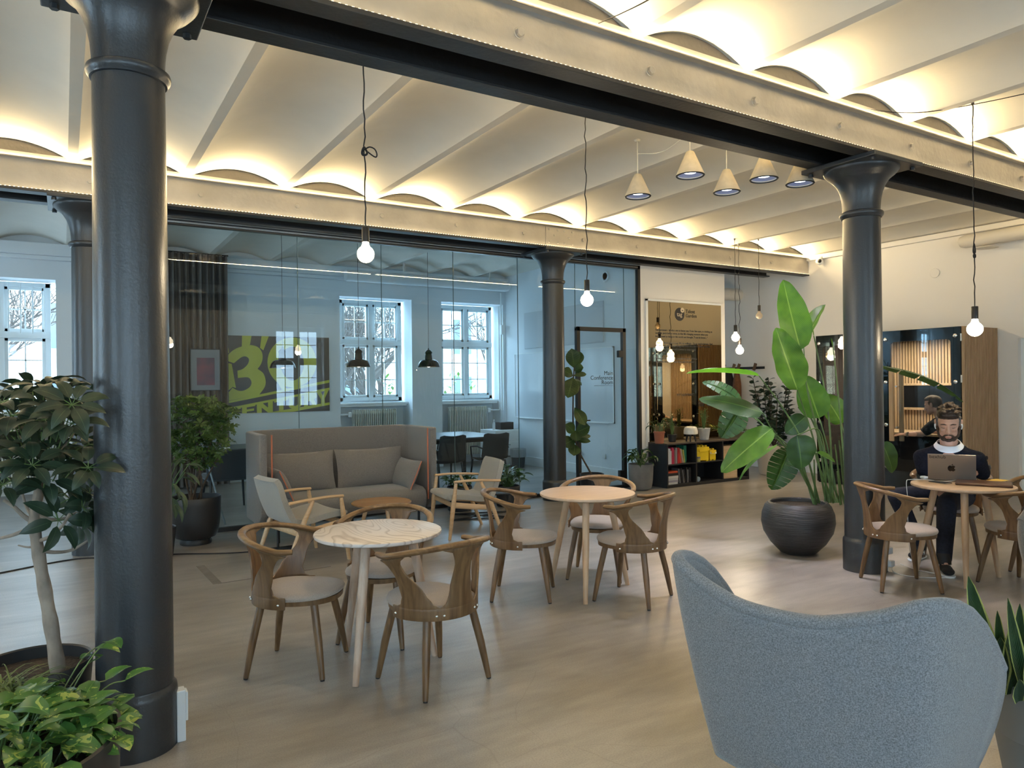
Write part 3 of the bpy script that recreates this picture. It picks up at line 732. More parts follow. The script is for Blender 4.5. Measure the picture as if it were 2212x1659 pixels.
# ================================================================== plants
def leafmat(name, c1, c2, vein, rough=.38, trans=.22, nv=26., var_='feather', edge=None, spec=.5):
    M = bpy.data.materials.new(name); M.use_nodes = True; nt = M.node_tree; N = nt.nodes; L = nt.links; b = N['Principled BSDF']
    uv = N.new('ShaderNodeUVMap'); sp = N.new('ShaderNodeSeparateXYZ'); L.new(uv.outputs[0], sp.inputs[0])
    def math_(op, a, b_=None, v=None):
        n = N.new('ShaderNodeMath'); n.operation = op
        if isinstance(a, (int, float)): n.inputs[0].default_value = a
        else: L.new(a, n.inputs[0])
        if b_ is not None:
            if isinstance(b_, (int, float)): n.inputs[1].default_value = b_
            else: L.new(b_, n.inputs[1])
        return n.outputs[0]
    au = math_('ABSOLUTE', math_('SUBTRACT', sp.outputs[0], .5))          # 0 at the midrib, .5 at the margin
    tc = N.new('ShaderNodeTexCoord'); nz = N.new('ShaderNodeTexNoise'); nz.inputs['Scale'].default_value = 7; L.new(tc.outputs['Object'], nz.inputs[0])
    cr = N.new('ShaderNodeValToRGB'); cr.color_ramp.elements[0].position = .35; cr.color_ramp.elements[1].position = .65
    cr.color_ramp.elements[0].color = (*c1, 1); cr.color_ramp.elements[1].color = (*c2, 1); L.new(nz.outputs[0], cr.inputs[0])
    col = cr.outputs[0]
    def mix(fac, a, c):
        m_ = N.new('ShaderNodeMix'); m_.data_type = 'RGBA'; L.new(fac, m_.inputs[0]); L.new(a, m_.inputs[6])
        m_.inputs[7].default_value = (*c, 1); return m_.outputs[2]
    if nv:
        ph = math_('ADD', math_('MULTIPLY', sp.outputs[1], nv), math_('MULTIPLY', au, -nv * .35))
        w = math_('ABSOLUTE', math_('SUBTRACT', math_('FRACT', ph), .5))
        ln = math_('GREATER_THAN', w, .43); col = mix(math_('MULTIPLY', ln, .35), col, vein)
        bp = N.new('ShaderNodeBump'); bp.inputs['Distance'].default_value = .003; bp.inputs['Strength'].default_value = .6
        L.new(w, bp.inputs['Height']); L.new(bp.outputs[0], b.inputs['Normal'])
    col = mix(math_('MULTIPLY', math_('LESS_THAN', au, .022), .8), col, vein)
    if var_ == 'marble':
        n2 = N.new('ShaderNodeTexNoise'); n2.inputs['Scale'].default_value = 28; n2.inputs['Detail'].default_value = 3; n2.inputs['Distortion'].default_value = 1.2
        L.new(tc.outputs['Object'], n2.inputs[0]); col = mix(math_('MULTIPLY', math_('GREATER_THAN', n2.outputs[0], .60), .8), col, (.38, .44, .10))
    if edge: col = mix(math_('GREATER_THAN', au, .40), col, edge)
    L.new(col, b.inputs['Base Color']); b.inputs['Roughness'].default_value = rough; b.inputs['Specular IOR Level'].default_value = spec
    tr = N.new('ShaderNodeBsdfTranslucent'); ms = N.new('ShaderNodeMixShader'); ms.inputs[0].default_value = trans
    br = N.new('ShaderNodeMix'); br.data_type = 'RGBA'; br.blend_type = 'MULTIPLY'; br.inputs[0].default_value = 1; br.inputs[7].default_value = (1.6, 1.7, .6, 1)
    L.new(col, br.inputs[6]); L.new(br.outputs[2], tr.inputs[0])
    L.new(b.outputs[0], ms.inputs[1]); L.new(tr.outputs[0], ms.inputs[2]); L.new(ms.outputs[0], N['Material Output'].inputs[0])
    return M
LF_DARK = leafmat('dark_umbrella_leaf', (.012, .027, .016), (.022, .044, .025), (.06, .10, .05), .42, .10, 0)
LF_MID = leafmat('small_round_leaf', (.030, .066, .016), (.058, .110, .024), (.10, .18, .05), .40, .2, 0)
LF_BOP = leafmat('paddle_leaf', (.045, .135, .018), (.085, .215, .025), (.20, .36, .08), .30, .34, 40.)
LF_BOPD = leafmat('paddle_leaf_dark', (.022, .062, .022), (.040, .100, .030), (.12, .22, .07), .30, .18, 40.)
LF_FIG = leafmat('fiddle_leaf', (.020, .050, .014), (.045, .085, .022), (.10, .16, .05), .40, .15, 9.)
LF_LILY = leafmat('lily_leaf', (.018, .055, .016), (.035, .085, .024), (.06, .12, .04), .35, .15, 0)
LF_POTH = leafmat('variegated_leaf', (.045, .125, .030), (.085, .200, .040), (.14, .28, .07), .33, .18, 0, 'marble')
LF_SILV = leafmat('broad_silvery_leaf', (.050, .085, .055), (.080, .120, .075), (.12, .17, .10), .35, .12, 0)
LF_SAN = leafmat('banded_sword_leaf', (.010, .035, .014), (.035, .080, .030), (.03, .08, .03), .38, .05, 22., edge=(.42, .46, .15))
LF_GRAS = leafmat('grassy_leaf', (.06, .11, .04), (.14, .20, .06), (.2, .26, .1), .5, .2, 0)
LF_YEL = leafmat('yellowing_leaf', (.30, .30, .04), (.50, .38, .05), (.5, .45, .1), .4, .25, 20.)
STEM = mat('green_stem', (.085, .15, .045), .45, var=.25, vscale=12)
BARK = mat('grey_brown_bark', (.26, .21, .165), .85, var=.30, vscale=14, bump=.006, bscale=24, stretch=(1, 1, .6))
BARKD = mat('dark_bark', (.060, .040, .025), .85, var=.3, vscale=30)
SOIL = mat('potting_soil', (.030, .020, .014), .95, var=.5, vscale=60, bump=.01, bscale=60)
def leaf(mb, p, d, L_, w, droop=.35, fold=.22, up=(0, 0, 1), ns=6, nw=1, prof='oval', wave=0., curl=0., split=None, twist=0.):
    """one leaf blade starting at p, heading along d; droop bends it towards the ground"""
    p = Vector(p); d = Vector(d).normalized(); u = Vector(up); sd = d.cross(u)
    if sd.length < .05: sd = d.cross(Vector((1, 0, 0)))
    sd.normalize(); n = sd.cross(d).normalized()
    if twist:
        R = Matrix.Rotation(twist, 3, d); sd = R @ sd; n = R @ n
    rows = []; pos = p.copy(); dd = d.copy()
    P = {'oval': lambda t: sin(pi * t ** .85) ** .8 * (1 - .15 * t), 'lance': lambda t: sin(pi * t ** .7) ** 1.1, 'paddle': lambda t: (sin(pi * min(1, t) ** .8) ** .55) * (1 - .12 * t),
         'heart': lambda t: sin(pi * t ** .62) ** .7, 'fiddle': lambda t: (sin(pi * t ** 1.35) ** .7) * .95 + .12 * sin(pi * t), 'sword': lambda t: min(1, .55 + t) * (1 - max(0, t - .45) / .55) ** .6, 'blade': lambda t: (1 - t) ** .6,
         'spoon': lambda t: sin(pi * t ** 1.5) ** .7}[prof]
    for i in range(ns + 1):
        t = i / ns; ww = w * .5 * max(P(t), .02)
        row = []
        for j in range(-nw, nw + 1):
            s = j / nw
            off = sd * (s * ww) + n * (abs(s) * ww * fold * 2 - curl * s * s * ww + wave * w * sin(t * 19 + s * 2) * abs(s))
            row.append(pos + off)
        rows.append(row)
        ax = sd; dd = (Matrix.Rotation(-droop / ns * (.4 + 1.2 * t), 3, ax) @ dd); n = sd.cross(dd).normalized()
        pos = pos + dd * (L_ / ns)
    if split:
        # torn blade: leave gaps between side segments
        for side in (-1, 1):
            i = 0
            while i < ns:
                k = min(ns, i + random.choice(split))
                sub = []
                for q in range(i, k + 1):
                    r_2 = rows[q]; h = r_2[nw:] if side > 0 else r_2[:nw + 1][::-1]
                    if q in (i, k) and 0 < q < ns:
                        c = rows[(i + k) // 2][-1 if side > 0 else 0]
                        h = [h[0]] + [v.lerp(c, .16 * z / len(h)) for z, v in enumerate(h) if z]
                    sub.append(h if side > 0 else h)
                if len(sub) > 1:
                    m0 = len(sub[0]); vs = [v for r3 in sub for v in r3]
                    uvs = [(.5 + side * .5 * j / (m0 - 1), (i + a) / ns) for a in range(len(sub)) for j in range(m0)]
                    fs = [(a * m0 + j, a * m0 + j + 1, (a + 1) * m0 + j + 1, (a + 1) * m0 + j) for a in range(len(sub) - 1) for j in range(m0 - 1)]
                    mb.add(vs, fs, 0, uvs)
                i = k
        return pos
    n0 = len(rows[0]); vs = [v for r_2 in rows for v in r_2]
    uvs = [(j / (n0 - 1), i / ns) for i in range(ns + 1) for j in range(n0)]
    mb.add(vs, [(i * n0 + j, i * n0 + j + 1, (i + 1) * n0 + j + 1, (i + 1) * n0 + j) for i in range(ns) for j in range(n0 - 1)], 0, uvs)
    return pos
def rnd(a, b): return random.uniform(a, b)
def whorl(mb, sb, p, d, nl, L_, w, pet=.03, droop=.6, prof='oval', ns=4, spread=1.25):
    """umbrella of leaflets at the end of a stalk"""
    d = Vector(d).normalized(); a = d.orthogonal().normalized(); b = d.cross(a); o = rnd(0, 6)
    for k in range(nl):
        q = o + 2 * pi * k / nl + rnd(-.15, .15); e = a * cos(q) + b * sin(q)
        dr = (d * cos(spread) + e * sin(spread)).normalized(); s = rnd(.8, 1.1)
        p2 = Vector(p) + dr * pet
        if sb is not None: sb.tube([p, p2], .0016, 4, caps=False)
        leaf(mb, p2, dr, L_ * s, w * s, droop, .12, up=d, ns=ns, prof=prof, twist=rnd(-.3, .3))
def potm(kind): return {'black': BLKP}.get(kind)
def simple_pot(root, r0, r1, h, m_, soil=.03, wall=.012, round_=.0, name='pot', foot=None):
    pr = [(.001, .0), (r0 - .01, .0), (r0, .008)]
    if foot: pr = [(.001, 0), (foot[0], 0), (foot[0] + .004, foot[1] * .4), (foot[0] - .01, foot[1])]; 
    z0 = foot[1] if foot else .008
    for k in range(1, 9):
        t = k / 8; pr.append((lerp(r0, r1, sin(t * pi / 2) ** round_ if round_ else t), lerp(z0, h, t if not round_ else t ** 1.5)))
    pr += [(r1 - wall * .3, h + .006), (r1 - wall, h), (r1 - wall, h - soil)]
    o = MB().lathe(pr, n=48).build(name, m_, root)
    s = MB().lathe([(r1 - wall, h - soil), ((r1 - wall) * .6, h - soil + .008), (.001, h - soil + .012)], n=30).build('soil', SOIL, root)
    return o
TERRA = mat('terracotta', (.32, .105, .055), .8, var=.1, vscale=6)
CONC = mat('light_concrete_pot', (.42, .43, .43), .75, var=.10, vscale=8)
GPOT = mat('grey_stone_pot', (.155, .155, .155), .75, var=.18, vscale=5, bump=.001, bscale=40)
BPOT = mat('black_plastic_pot', (.020, .020, .021), .45)
RPOT = mat('ribbed_black_pot', (.028, .027, .028), .42, var=.55, vscale=5, stretch=(1, 1, 22), bump=.006, bscale=6)
BEIG = mat('beige_planter', (.42, .37, .31), .8)
# ---------------- potted tree, left foreground
random.seed(11)
t = thing('potted_umbrella_tree', 'dark-leaved umbrella tree with bare pale trunk in a black pot, left foreground', 'potted plant', (-.13, 3.80, 0))
T0 = Vector((-.13, 3.80, 0))
def loc(x, y, dep): return px(x, y, dep) - T0
simple_pot(t, .20, .235, .40, BPOT, .05)
D = 3.15
tr_ = [loc(126, 1450, D), loc(112, 1360, D), loc(98, 1280, D), loc(84, 1200, D), loc(74, 1130, D), loc(78, 1095, D), loc(84, 1060, D), loc(82, 1010, D)]
sb = MB(); sb.tube(spline(tr_, 4), [lerp(.030, .017, i / 28) * (1 + .08 * sin(i * 1.7)) for i in range(29)], 12)
br = [([(74, 1130), (52, 1115), (30, 1095), (8, 1080)], .011, -.05), ([(68, 1150), (50, 1148), (30, 1155), (0, 1163)], .011, .05), ([(78, 1110), (105, 1122), (140, 1120), (165, 1105)], .010, .1),
      ([(86, 1168), (110, 1158), (135, 1135), (150, 1110)], .009, -.1), ([(90, 1190), (120, 1193), (155, 1188), (195, 1165)], .009, .12), ([(72, 1120), (55, 1090), (45, 1050)], .008, .1),
      ([(82, 1050), (90, 1000), (100, 950), (108, 900)], .008, -.05), ([(82, 1030), (60, 980), (35, 930), (20, 890)], .008, .15), ([(84, 1040), (120, 990), (150, 950), (180, 900)], .008, .2), ([(82, 1180), (60, 1182), (40, 1178)], .006, .1)]
for pts, r0, dz in br:
    q = spline([loc(x, y, D + dz * i / 3) for i, (x, y) in enumerate(pts)], 5)
    sb.tube(q, [lerp(r0, r0 * .55, i / len(q)) for i in range(len(q))], 8)
sb.build('trunk', BARK, t)
mb = MB(); st = MB()
tips = []
crown = [(15, 1000), (60, 980), (105, 1040), (150, 1075), (170, 1130), (190, 1010), (150, 1000), (120, 985), (95, 930), (60, 920), (20, 930), (0, 980), (10, 870), (45, 865), (90, 870), (125, 900), (160, 915), (190, 960), (195, 890), (170, 960),
         (70, 838), (95, 832), (135, 850), (165, 868), (30, 900), (5, 1040), (40, 1030), (130, 1130), (180, 1100), (195, 1060), (110, 955), (75, 1000), (0, 900), (-30, 950), (-30, 880), (-25, 1020), (150, 880), (60, 950), (100, 900), (185, 840)]
random.shuffle(crown)
for i, (x, y) in enumerate(crown):
    dep = D + rnd(-.30, .30); p = loc(x + rnd(-6, 6), y + rnd(-8, 8), dep)
    root = loc(lerp(x, 84, .55), lerp(y, 1080, .5) , D)
    q = spline([root, root.lerp(p, .5) + Vector((0, 0, .03)), p], 4); st.tube(q, .0028, 5)
    dd = (p - root).normalized() + Vector((rnd(-.3, .3), rnd(-.3, .3), .55))
    whorl(mb, st, p, dd, random.choice((6, 7, 7, 8)), rnd(.100, .150), rnd(.048, .064), .030, 1.1, 'oval', 6, 1.25)
st.build('stalks', STEM, t); mb.build('foliage', LF_DARK, t, ang=180)
# ---------------- round black planter with trailing variegated plant and grassy tuft, bottom left
random.seed(5)
PC = Vector((-.235, 2.72, 0))
t = thing('variegated_vine_planter', 'round black planter of variegated vine and grassy leaves, bottom left corner', 'potted plant', PC)
pr = [(.001, 0), (.36, 0), (.372, .01), (.385, .50), (.388, .512), (.376, .515), (.368, .50), (.366, .45)]
MB().lathe(pr, n=72).build('pot', BPOT, t); MB().lathe([(.366, .45), (.2, .47), (.001, .475)], n=40).build('soil', SOIL, t)
mb = MB(); st = MB()
for i in range(250):
    a = rnd(0, 2 * pi); r = .39 * sqrt(rnd(0, 1)); p0 = Vector((cos(a) * r * .8, sin(a) * r * .8, .46)); h = rnd(.03, .16) * (1.25 - r / .5)
    p1 = p0 + Vector((cos(a) * rnd(0, .09), sin(a) * rnd(0, .09), h)); st.tube([p0, p0.lerp(p1, .5) + Vector((0, 0, .015)), p1], .0028, 5)
    b = a + rnd(-1.1, 1.1); L_ = rnd(.075, .135)
    leaf(mb, p1, (cos(b), sin(b), rnd(-.1, .6)), L_, L_ * .62, rnd(.5, 1.3), .14, ns=6, nw=2, prof='heart', wave=.02, twist=rnd(-.4, .4))
for x, y, dep in ((232, 1385, 2.75), (228, 1470, 2.6), (270, 1470, 2.6), (290, 1500, 2.55), (268, 1530, 2.5), (215, 1420, 2.8), (245, 1560, 2.45), (205, 1400, 2.8)):
    p = px(x, y, dep) - PC; q = spline([Vector((p.x * .55, p.y * .55, .46)), p.lerp(Vector((p.x * .6, p.y * .6, .55)), .4), p], 5); st.tube(q, .0025, 5)
    leaf(mb, p, (rnd(-.5, 1), rnd(-.8, .2), rnd(-.2, .5)), .10, .062, .8, .12, ns=6, nw=2, prof='heart')
st.build('stems', STEM, t); mb.build('foliage', LF_POTH, t, ang=180)
mb = MB()
for i in range(150):
    a = rnd(0, 2 * pi); c = px(30 + rnd(-45, 30), 1500 + rnd(-10, 60), 2.55 + rnd(-.12, .1)) - PC
    leaf(mb, (c.x, c.y, .50), (cos(a), sin(a), rnd(.5, 1.6)), rnd(.14, .24), rnd(.007, .011), rnd(1.2, 2.4), .1, ns=7, prof='blade')
mb.build('grassy_tuft', LF_GRAS, t, ang=180)
# ---------------- tall bushy plant in the big black pot behind the left column, with broad-leaf neighbour
random.seed(8)
PB = onZ(418, 1173); PB = Vector((PB.x + .02, PB.y - .02, 0))
t = thing('bushy_umbrella_plant', 'tall bushy small-leaved plant in large black bowl-footed pot by the glass', 'potted plant', PB)
simple_pot(t, .14, .245, .475, BPOT, .05, foot=(.15, .055), round_=.42)
dep0 = r_.dot(PB) * 0 + f_.dot(PB - Vector((0, 0, EYE)))
mb = MB(); st = MB()
for k in range(9):
    b = Vector((rnd(-.06, .06), rnd(-.06, .06), .42)); e = px(rnd(390, 480), rnd(890, 1000), dep0 + rnd(-.2, .2)) - PB
    q = spline([b, b.lerp(e, .5) + Vector((rnd(-.05, .05), rnd(-.05, .05), 0)), e], 6); st.tube(q, [lerp(.012, .005, i / len(q)) for i in range(len(q))], 6)
n = 0
while n < 340:
    x = rnd(352, 510); y = rnd(862, 1050)
    if ((x - 425) / 75) ** 2 + ((y - 930) / 82) ** 2 > 1 and not (470 < x < 510 and 880 < y < 965): continue
    if x > 488 and rnd(0, 1) > .4: continue
    n += 1; p = px(x, y, dep0 + rnd(-.22, .22)) - PB
    whorl(mb, None, p, (rnd(-.6, .6), rnd(-.8, .2), rnd(.3, 1)), random.choice((6, 7, 8)), rnd(.052, .070), rnd(.024, .033), .006, .6, 'spoon', 3, 1.15)
st.build('stems', BARKD, t); mb.build('foliage', LF_MID, t, ang=180)
t = thing('broad_leaf_plant', 'broad silvery-leaved plant peeping out from behind the foreground column', 'potted plant', (.72, 7.55, 0))
Q = Vector((.72, 7.55, 0)); simple_pot(t, .15, .18, .28, BPOT, .04)
mb = MB(); st = MB(); dq = f_.dot(Q - Vector((0, 0, EYE)))
for x, y, dx, dz, L_ in ((378, 1010, .3, .5, .17), (390, 1030, .8, -.2, .16), (375, 1045, .5, -.9, .17), (400, 1020, .9, -.5, .19), (372, 1000, .6, .3, .18), (385, 1060, .9, -1, .18), (372, 1075, .3, -1, .2), (392, 1075, .5, -1.3, .17), (360, 1020, -.5, .3, .18), (350, 1060, -.6, -.2, .2), (372, 1030, .2, -1, .18), (395, 1005, 1, .1, .17), (410, 1000, .9, -.2, .15), (380, 1090, .6, -1, .18)):
    p = px(x, y, dq - .1 + rnd(-.08, .08)) - Q
    st.tube(spline([Vector((0, 0, .26)), p.lerp(Vector((0, 0, .4)), .45), p], 5), .004, 5)
    leaf(mb, p, Vector((dx * .85, -dx * .5 + rnd(-.3, .1), dz)), L_, L_ * .42, .6, .15, ns=7, nw=2, prof='oval')
st.build('stalks', STEM, t); mb.build('foliage', LF_SILV, t, ang=180)
# ---------------- bird-of-paradise plant in the ribbed round pot
random.seed(21)
P0 = Vector((5.79, 4.33, 0))
t = thing('paddle_leaf_plant', 'huge paddle-leaved plant in ribbed dark ball pot beside the right column', 'potted plant', P0)
pr = [(.001, 0), (.13, .0), (.16, .012), (.245, .10), (.305, .20), (.325, .29), (.318, .37), (.292, .44), (.262, .475), (.250, .478), (.240, .470), (.236, .44)]
MB().lathe(pr, n=72).build('pot', RPOT, t)['label'] = 'ribbed dark ball pot'
MB().lathe([(.238, .44), (.001, .45)], n=30).build('soil', SOIL, t)
DP = f_.dot(P0 - Vector((0, 0, EYE)))
def bop(base, via, tip, end, w, dd=0., mtl=LF_BOP, droop=.2, fold=.12, split=None, face=None, wave=.012, rr=.010, L_=None, lab=None):
    b = px(*base, DP) - P0; b.z = .46
    pts = [b] + [px(x, y, DP + dd * .5) - P0 for x, y in via] + [px(*tip, DP + dd) - P0]
    q = spline(pts, 6); k = len(q)
    s = MB().tube(q, [lerp(rr, rr * .45, i / k) for i in range(k)], 8).build('stalk', STEM, t)
    a = px(*tip, DP + dd) - P0; e = px(*end, DP + dd + .02) - P0; v = e - a
    mbb = MB(); nrm = Vector(face) if face else Vector((-.5, -.8, .2))
    leaf(mbb, a, v, v.length * (1 + droop * .12), w, droop, fold, up=nrm, ns=22, nw=5, prof='paddle', wave=wave, split=split)
    l = mbb.build('leaf', mtl, t, ang=180)
    return l
B_ = lambda x: (x, 1085)
bop(B_(1790), [(1768, 950), (1742, 830)], (1729, 756), (1688, 604), .335, -.05, droop=-.1, face=(-.4, -.9, .1))
bop(B_(1800), [(1775, 960), (1745, 850)], (1736, 748), (1778, 656), .25, .05, droop=.15, face=(-.95, .25, .25), fold=.25)
bop(B_(1785), [(1760, 960), (1735, 880)], (1722, 842), (1674, 708), .36, -.12, droop=-.05, face=(-.3, -.95, .2), wave=.02)
bop(B_(1810), [(1795, 1000), (1775, 920)], (1769, 903), (1738, 812), .30, .08, mtl=LF_BOP, droop=.1, face=(-.8, -.6, .2))
bop(B_(1835), [(1830, 1010), (1828, 960)], (1818, 915), (1786, 852), .27, .16, droop=.6, face=(-.5, -.8, .4))
bop(B_(1815), [(1790, 1020), (1770, 930)], (1722, 940), (1735, 1012), .30, -.38, mtl=LF_BOPD, droop=.25, face=(-.45, -.8, .45), fold=.1)
bop(B_(1770), [(1735, 960), (1690, 880)], (1640, 812), (1488, 792), .15, -.35, droop=.25, face=(-.2, .1, 1), fold=.3)
bop(B_(1765), [(1720, 990), (1680, 950)], (1648, 892), (1524, 846), .22, -.40, mtl=LF_BOPD, droop=.5, face=(-.6, -.3, .7), fold=-.1)
bop(B_(1765), [(1722, 990), (1670, 940)], (1600, 868), (1532, 815), .16, .25, mtl=LF_BOPD, droop=.8, face=(-.6, -.3, .7), fold=.1, split=(2, 3))
bop(B_(1765), [(1720, 1000), (1700, 970)], (1668, 925), (1558, 1012), .26, -.45, mtl=LF_BOP, droop=.3, face=(-.3, -.6, .7), fold=.05, wave=.03)
bop(B_(1765), [(1722, 1000), (1700, 975)], (1678, 960), (1580, 1000), .13, -.30, mtl=LF_BOP, droop=.9, face=(-.1, .2, 1), fold=-.2)
bop(B_(1760), [(1730, 1010), (1710, 985)], (1705, 968), (1670, 1058), .30, .10, mtl=LF_BOPD, droop=.2, face=(-.4, -.8, .3), split=(2, 3))
bop(B_(1765), [(1720, 1000), (1700, 960)], (1600, 880), (1560, 945), .28, .30, mtl=LF_BOPD, droop=.2, face=(-.4, -.8, .3), split=(3, 4))
bop(B_(1850), [(1862, 960), (1880, 850)], (1905, 790), (2080, 812), .15, -.05, mtl=LF_BOPD, droop=.75, face=(.1, .1, 1), fold=-.25, split=(4, 5))
bop(B_(1850), [(1880, 980), (1905, 950)], (1905, 955), (1935, 1020), .20, .05, mtl=LF_BOPD, droop=.3, face=(-.4, -.8, .4), fold=.12)
bop(B_(1800), [(1770, 1010), (1762, 980)], (1765, 978), (1805, 998), .07, -.25, mtl=LF_BOP, droop=.1, face=(-.4, -.5, .7), fold=.3)
bop(B_(1805), [(1760, 920), (1725, 880)], (1740, 900), (1700, 935), .20, .25, mtl=LF_BOPD, droop=.4, face=(-.5, -.8, .3))
bop(B_(1800), [(1790, 900), (1765, 760)], (1758, 726), (1752, 690), .012, .10, mtl=LF_BOP)
bop(B_(1830), [(1815, 900), (1803, 780)], (1799, 748), (1796, 730), .012, .12, mtl=LF_BOP)
for k in range(15):
    bx_ = rnd(1758, 1860); tx = lerp(bx_, 1805, -.1) + rnd(-25, 25); ty = rnd(940, 1020); dd = rnd(-.15, .2)
    q = spline([px(bx_, 1088, DP + dd * .4) - P0, px(lerp(bx_, tx, .5), 1045, DP + dd * .7) - P0, px(tx, ty, DP + dd) - P0], 5)
    for v in q[:1]: v.z = .45
    MB().tube(q, [lerp(.017, .006, i / len(q)) for i in range(len(q))], 8, sq=(1, .6)).build('stalk', STEM, t)
# ---------------- fiddle-leaf fig in front of the glass
random.seed(4)
PF = Vector((6.40, 8.20, 0)); t = thing('fiddle_leaf_fig', 'slim fiddle-leaf fig in a black pot by the glass door', 'potted plant', PF)
simple_pot(t, .155, .175, .30, BPOT, .02); DF = f_.dot(PF - Vector((0, 0, EYE)))
trk = spline([Vector((0, 0, .28)), px(1242, 950, DF) - PF, px(1238, 850, DF) - PF, px(1240, 800, DF) - PF, px(1243, 775, DF) - PF], 5)
MB().tube(trk, [lerp(.013, .007, i / len(trk)) for i in range(len(trk))], 8).build('trunk', BARKD, t)
mb = MB()
for x, y, ex, ey, w, dd in ((1240, 795, 1236, 758, .20, -.1), (1243, 795, 1252, 760, .16, .1), (1240, 800, 1257, 794, .14, -.1), (1238, 812, 1219, 800, .15, -.1), (1238, 812, 1266, 806, .08, .1), (1238, 815, 1228, 852, .24, -.2), (1240, 822, 1254, 836, .09, .1), (1240, 818, 1260, 830, .06, .2),
                          (1241, 880, 1262, 912, .16, -.2), (1242, 935, 1226, 918, .16, -.1), (1243, 935, 1270, 922, .20, -.1), (1243, 948, 1275, 940, .08, .1), (1243, 950, 1272, 952, .08, -.1), (1242, 948, 1219, 960, .20, -.1), (1242, 960, 1240, 980, .17, -.15), (1243, 930, 1245, 950, .16, -.1)):
    a = px(x, y, DF) - PF; e = px(ex, ey, DF + dd) - PF
    leaf(mb, a, e - a, (e - a).length * 1.1, w, .3, .10, up=Vector((-.5, -.8, .4)), ns=9, nw=3, prof='fiddle', wave=.02)
mb.build('foliage', LF_FIG, t, ang=180)
# ---------------- leafy clumps: peace lily, two planters behind the armchair, shelf plants, ...
def clump(root, n, r, h, L_, w, mtl, z0, seed, prof='lance', droop=1.1, stem=STEM, nw=1, ns=6, spread=1., fold=.15, sr=.003):
    random.seed(seed); mb = MB(); st = MB()
    for i in range(n):
        a = rnd(0, 2 * pi); e = rnd(.15, 1) ** .7 * spread; rr = r * e; hh = h * rnd(.35, 1) * (1.15 - .5 * e)
        p0 = Vector((cos(a) * rr * .25, sin(a) * rr * .25, z0)); p1 = Vector((cos(a) * rr, sin(a) * rr, z0 + hh))
        st.tube(spline([p0, p0.lerp(p1, .5) + Vector((0, 0, hh * .2)), p1], 4), sr, 5)
        s = rnd(.75, 1.15); leaf(mb, p1, (cos(a + rnd(-.5, .5)), sin(a + rnd(-.5, .5)), rnd(-.1, .7)), L_ * s, w * s, droop * rnd(.6, 1.4), fold, ns=ns, nw=nw, prof=prof, twist=rnd(-.4, .4))
    st.build('stalks', stem, root); mb.build('foliage', mtl, root, ang=180)
PL = Vector((7.30, 8.17, 0)); t = thing('peace_lily', 'drooping dark lily plant in a grey stone pot left of the bookshelf', 'potted plant', PL)
simple_pot(t, .12, .185, .38, GPOT, .03, round_=.5); clump(t, 46, .17, .26, .17, .065, LF_LILY, .36, 3, droop=1.6)
t = thing('leafy_planter', 'low leafy plant in a black pot behind the right armchair, left one', 'potted plant', (4.27, 8.19, 0), group='low black pots by the glass')
simple_pot(t, .15, .16, .30, BPOT, .02); clump(t, 50, .17, .17, .11, .065, LF_LILY, .29, 6, 'heart', 1.0)
t = thing('leafy_planter', 'low leafy plant in a black pot behind the right armchair, right one', 'potted plant', (4.95, 8.12, 0), group='low black pots by the glass')
simple_pot(t, .15, .16, .26, BPOT, .02); clump(t, 70, .22, .27, .12, .07, LF_LILY, .25, 9, 'heart', 1.0)
PZ = Vector((10.35, 8.2, 0)); t = thing('dark_glossy_plant', 'dark glossy-leaved plant in a beige planter behind the paddle-leaved plant', 'potted plant', PZ)
simple_pot(t, .25, .30, .50, BEIG, .04)
random.seed(2); mb = MB(); st = MB()
for k in range(11):
    a = 2 * pi * k / 11; e = Vector((cos(a) * rnd(.2, .4), sin(a) * rnd(.2, .4), rnd(1.1, 1.7))); q = spline([(0, 0, .46), e * .6, e], 8); st.tube(q, .007, 6)
    for i in range(4, len(q), 1):
        for s in (-1, 1):
            tg = (q[min(i + 1, len(q) - 1)] - q[i - 1]).normalized(); sd = tg.cross(Vector((0, 0, 1))).normalized() if abs(tg.z) < .98 else Vector((1, 0, 0))
            leaf(mb, q[i], sd * s + tg * .4 + Vector((rnd(-.3, .3), rnd(-.3, .3), .1)), .14, .075, .5, .1, ns=4, twist=rnd(-1.3, 1.3))
st.build('stems', BARKD, t); mb.build('foliage', LF_DARK, t, ang=180)
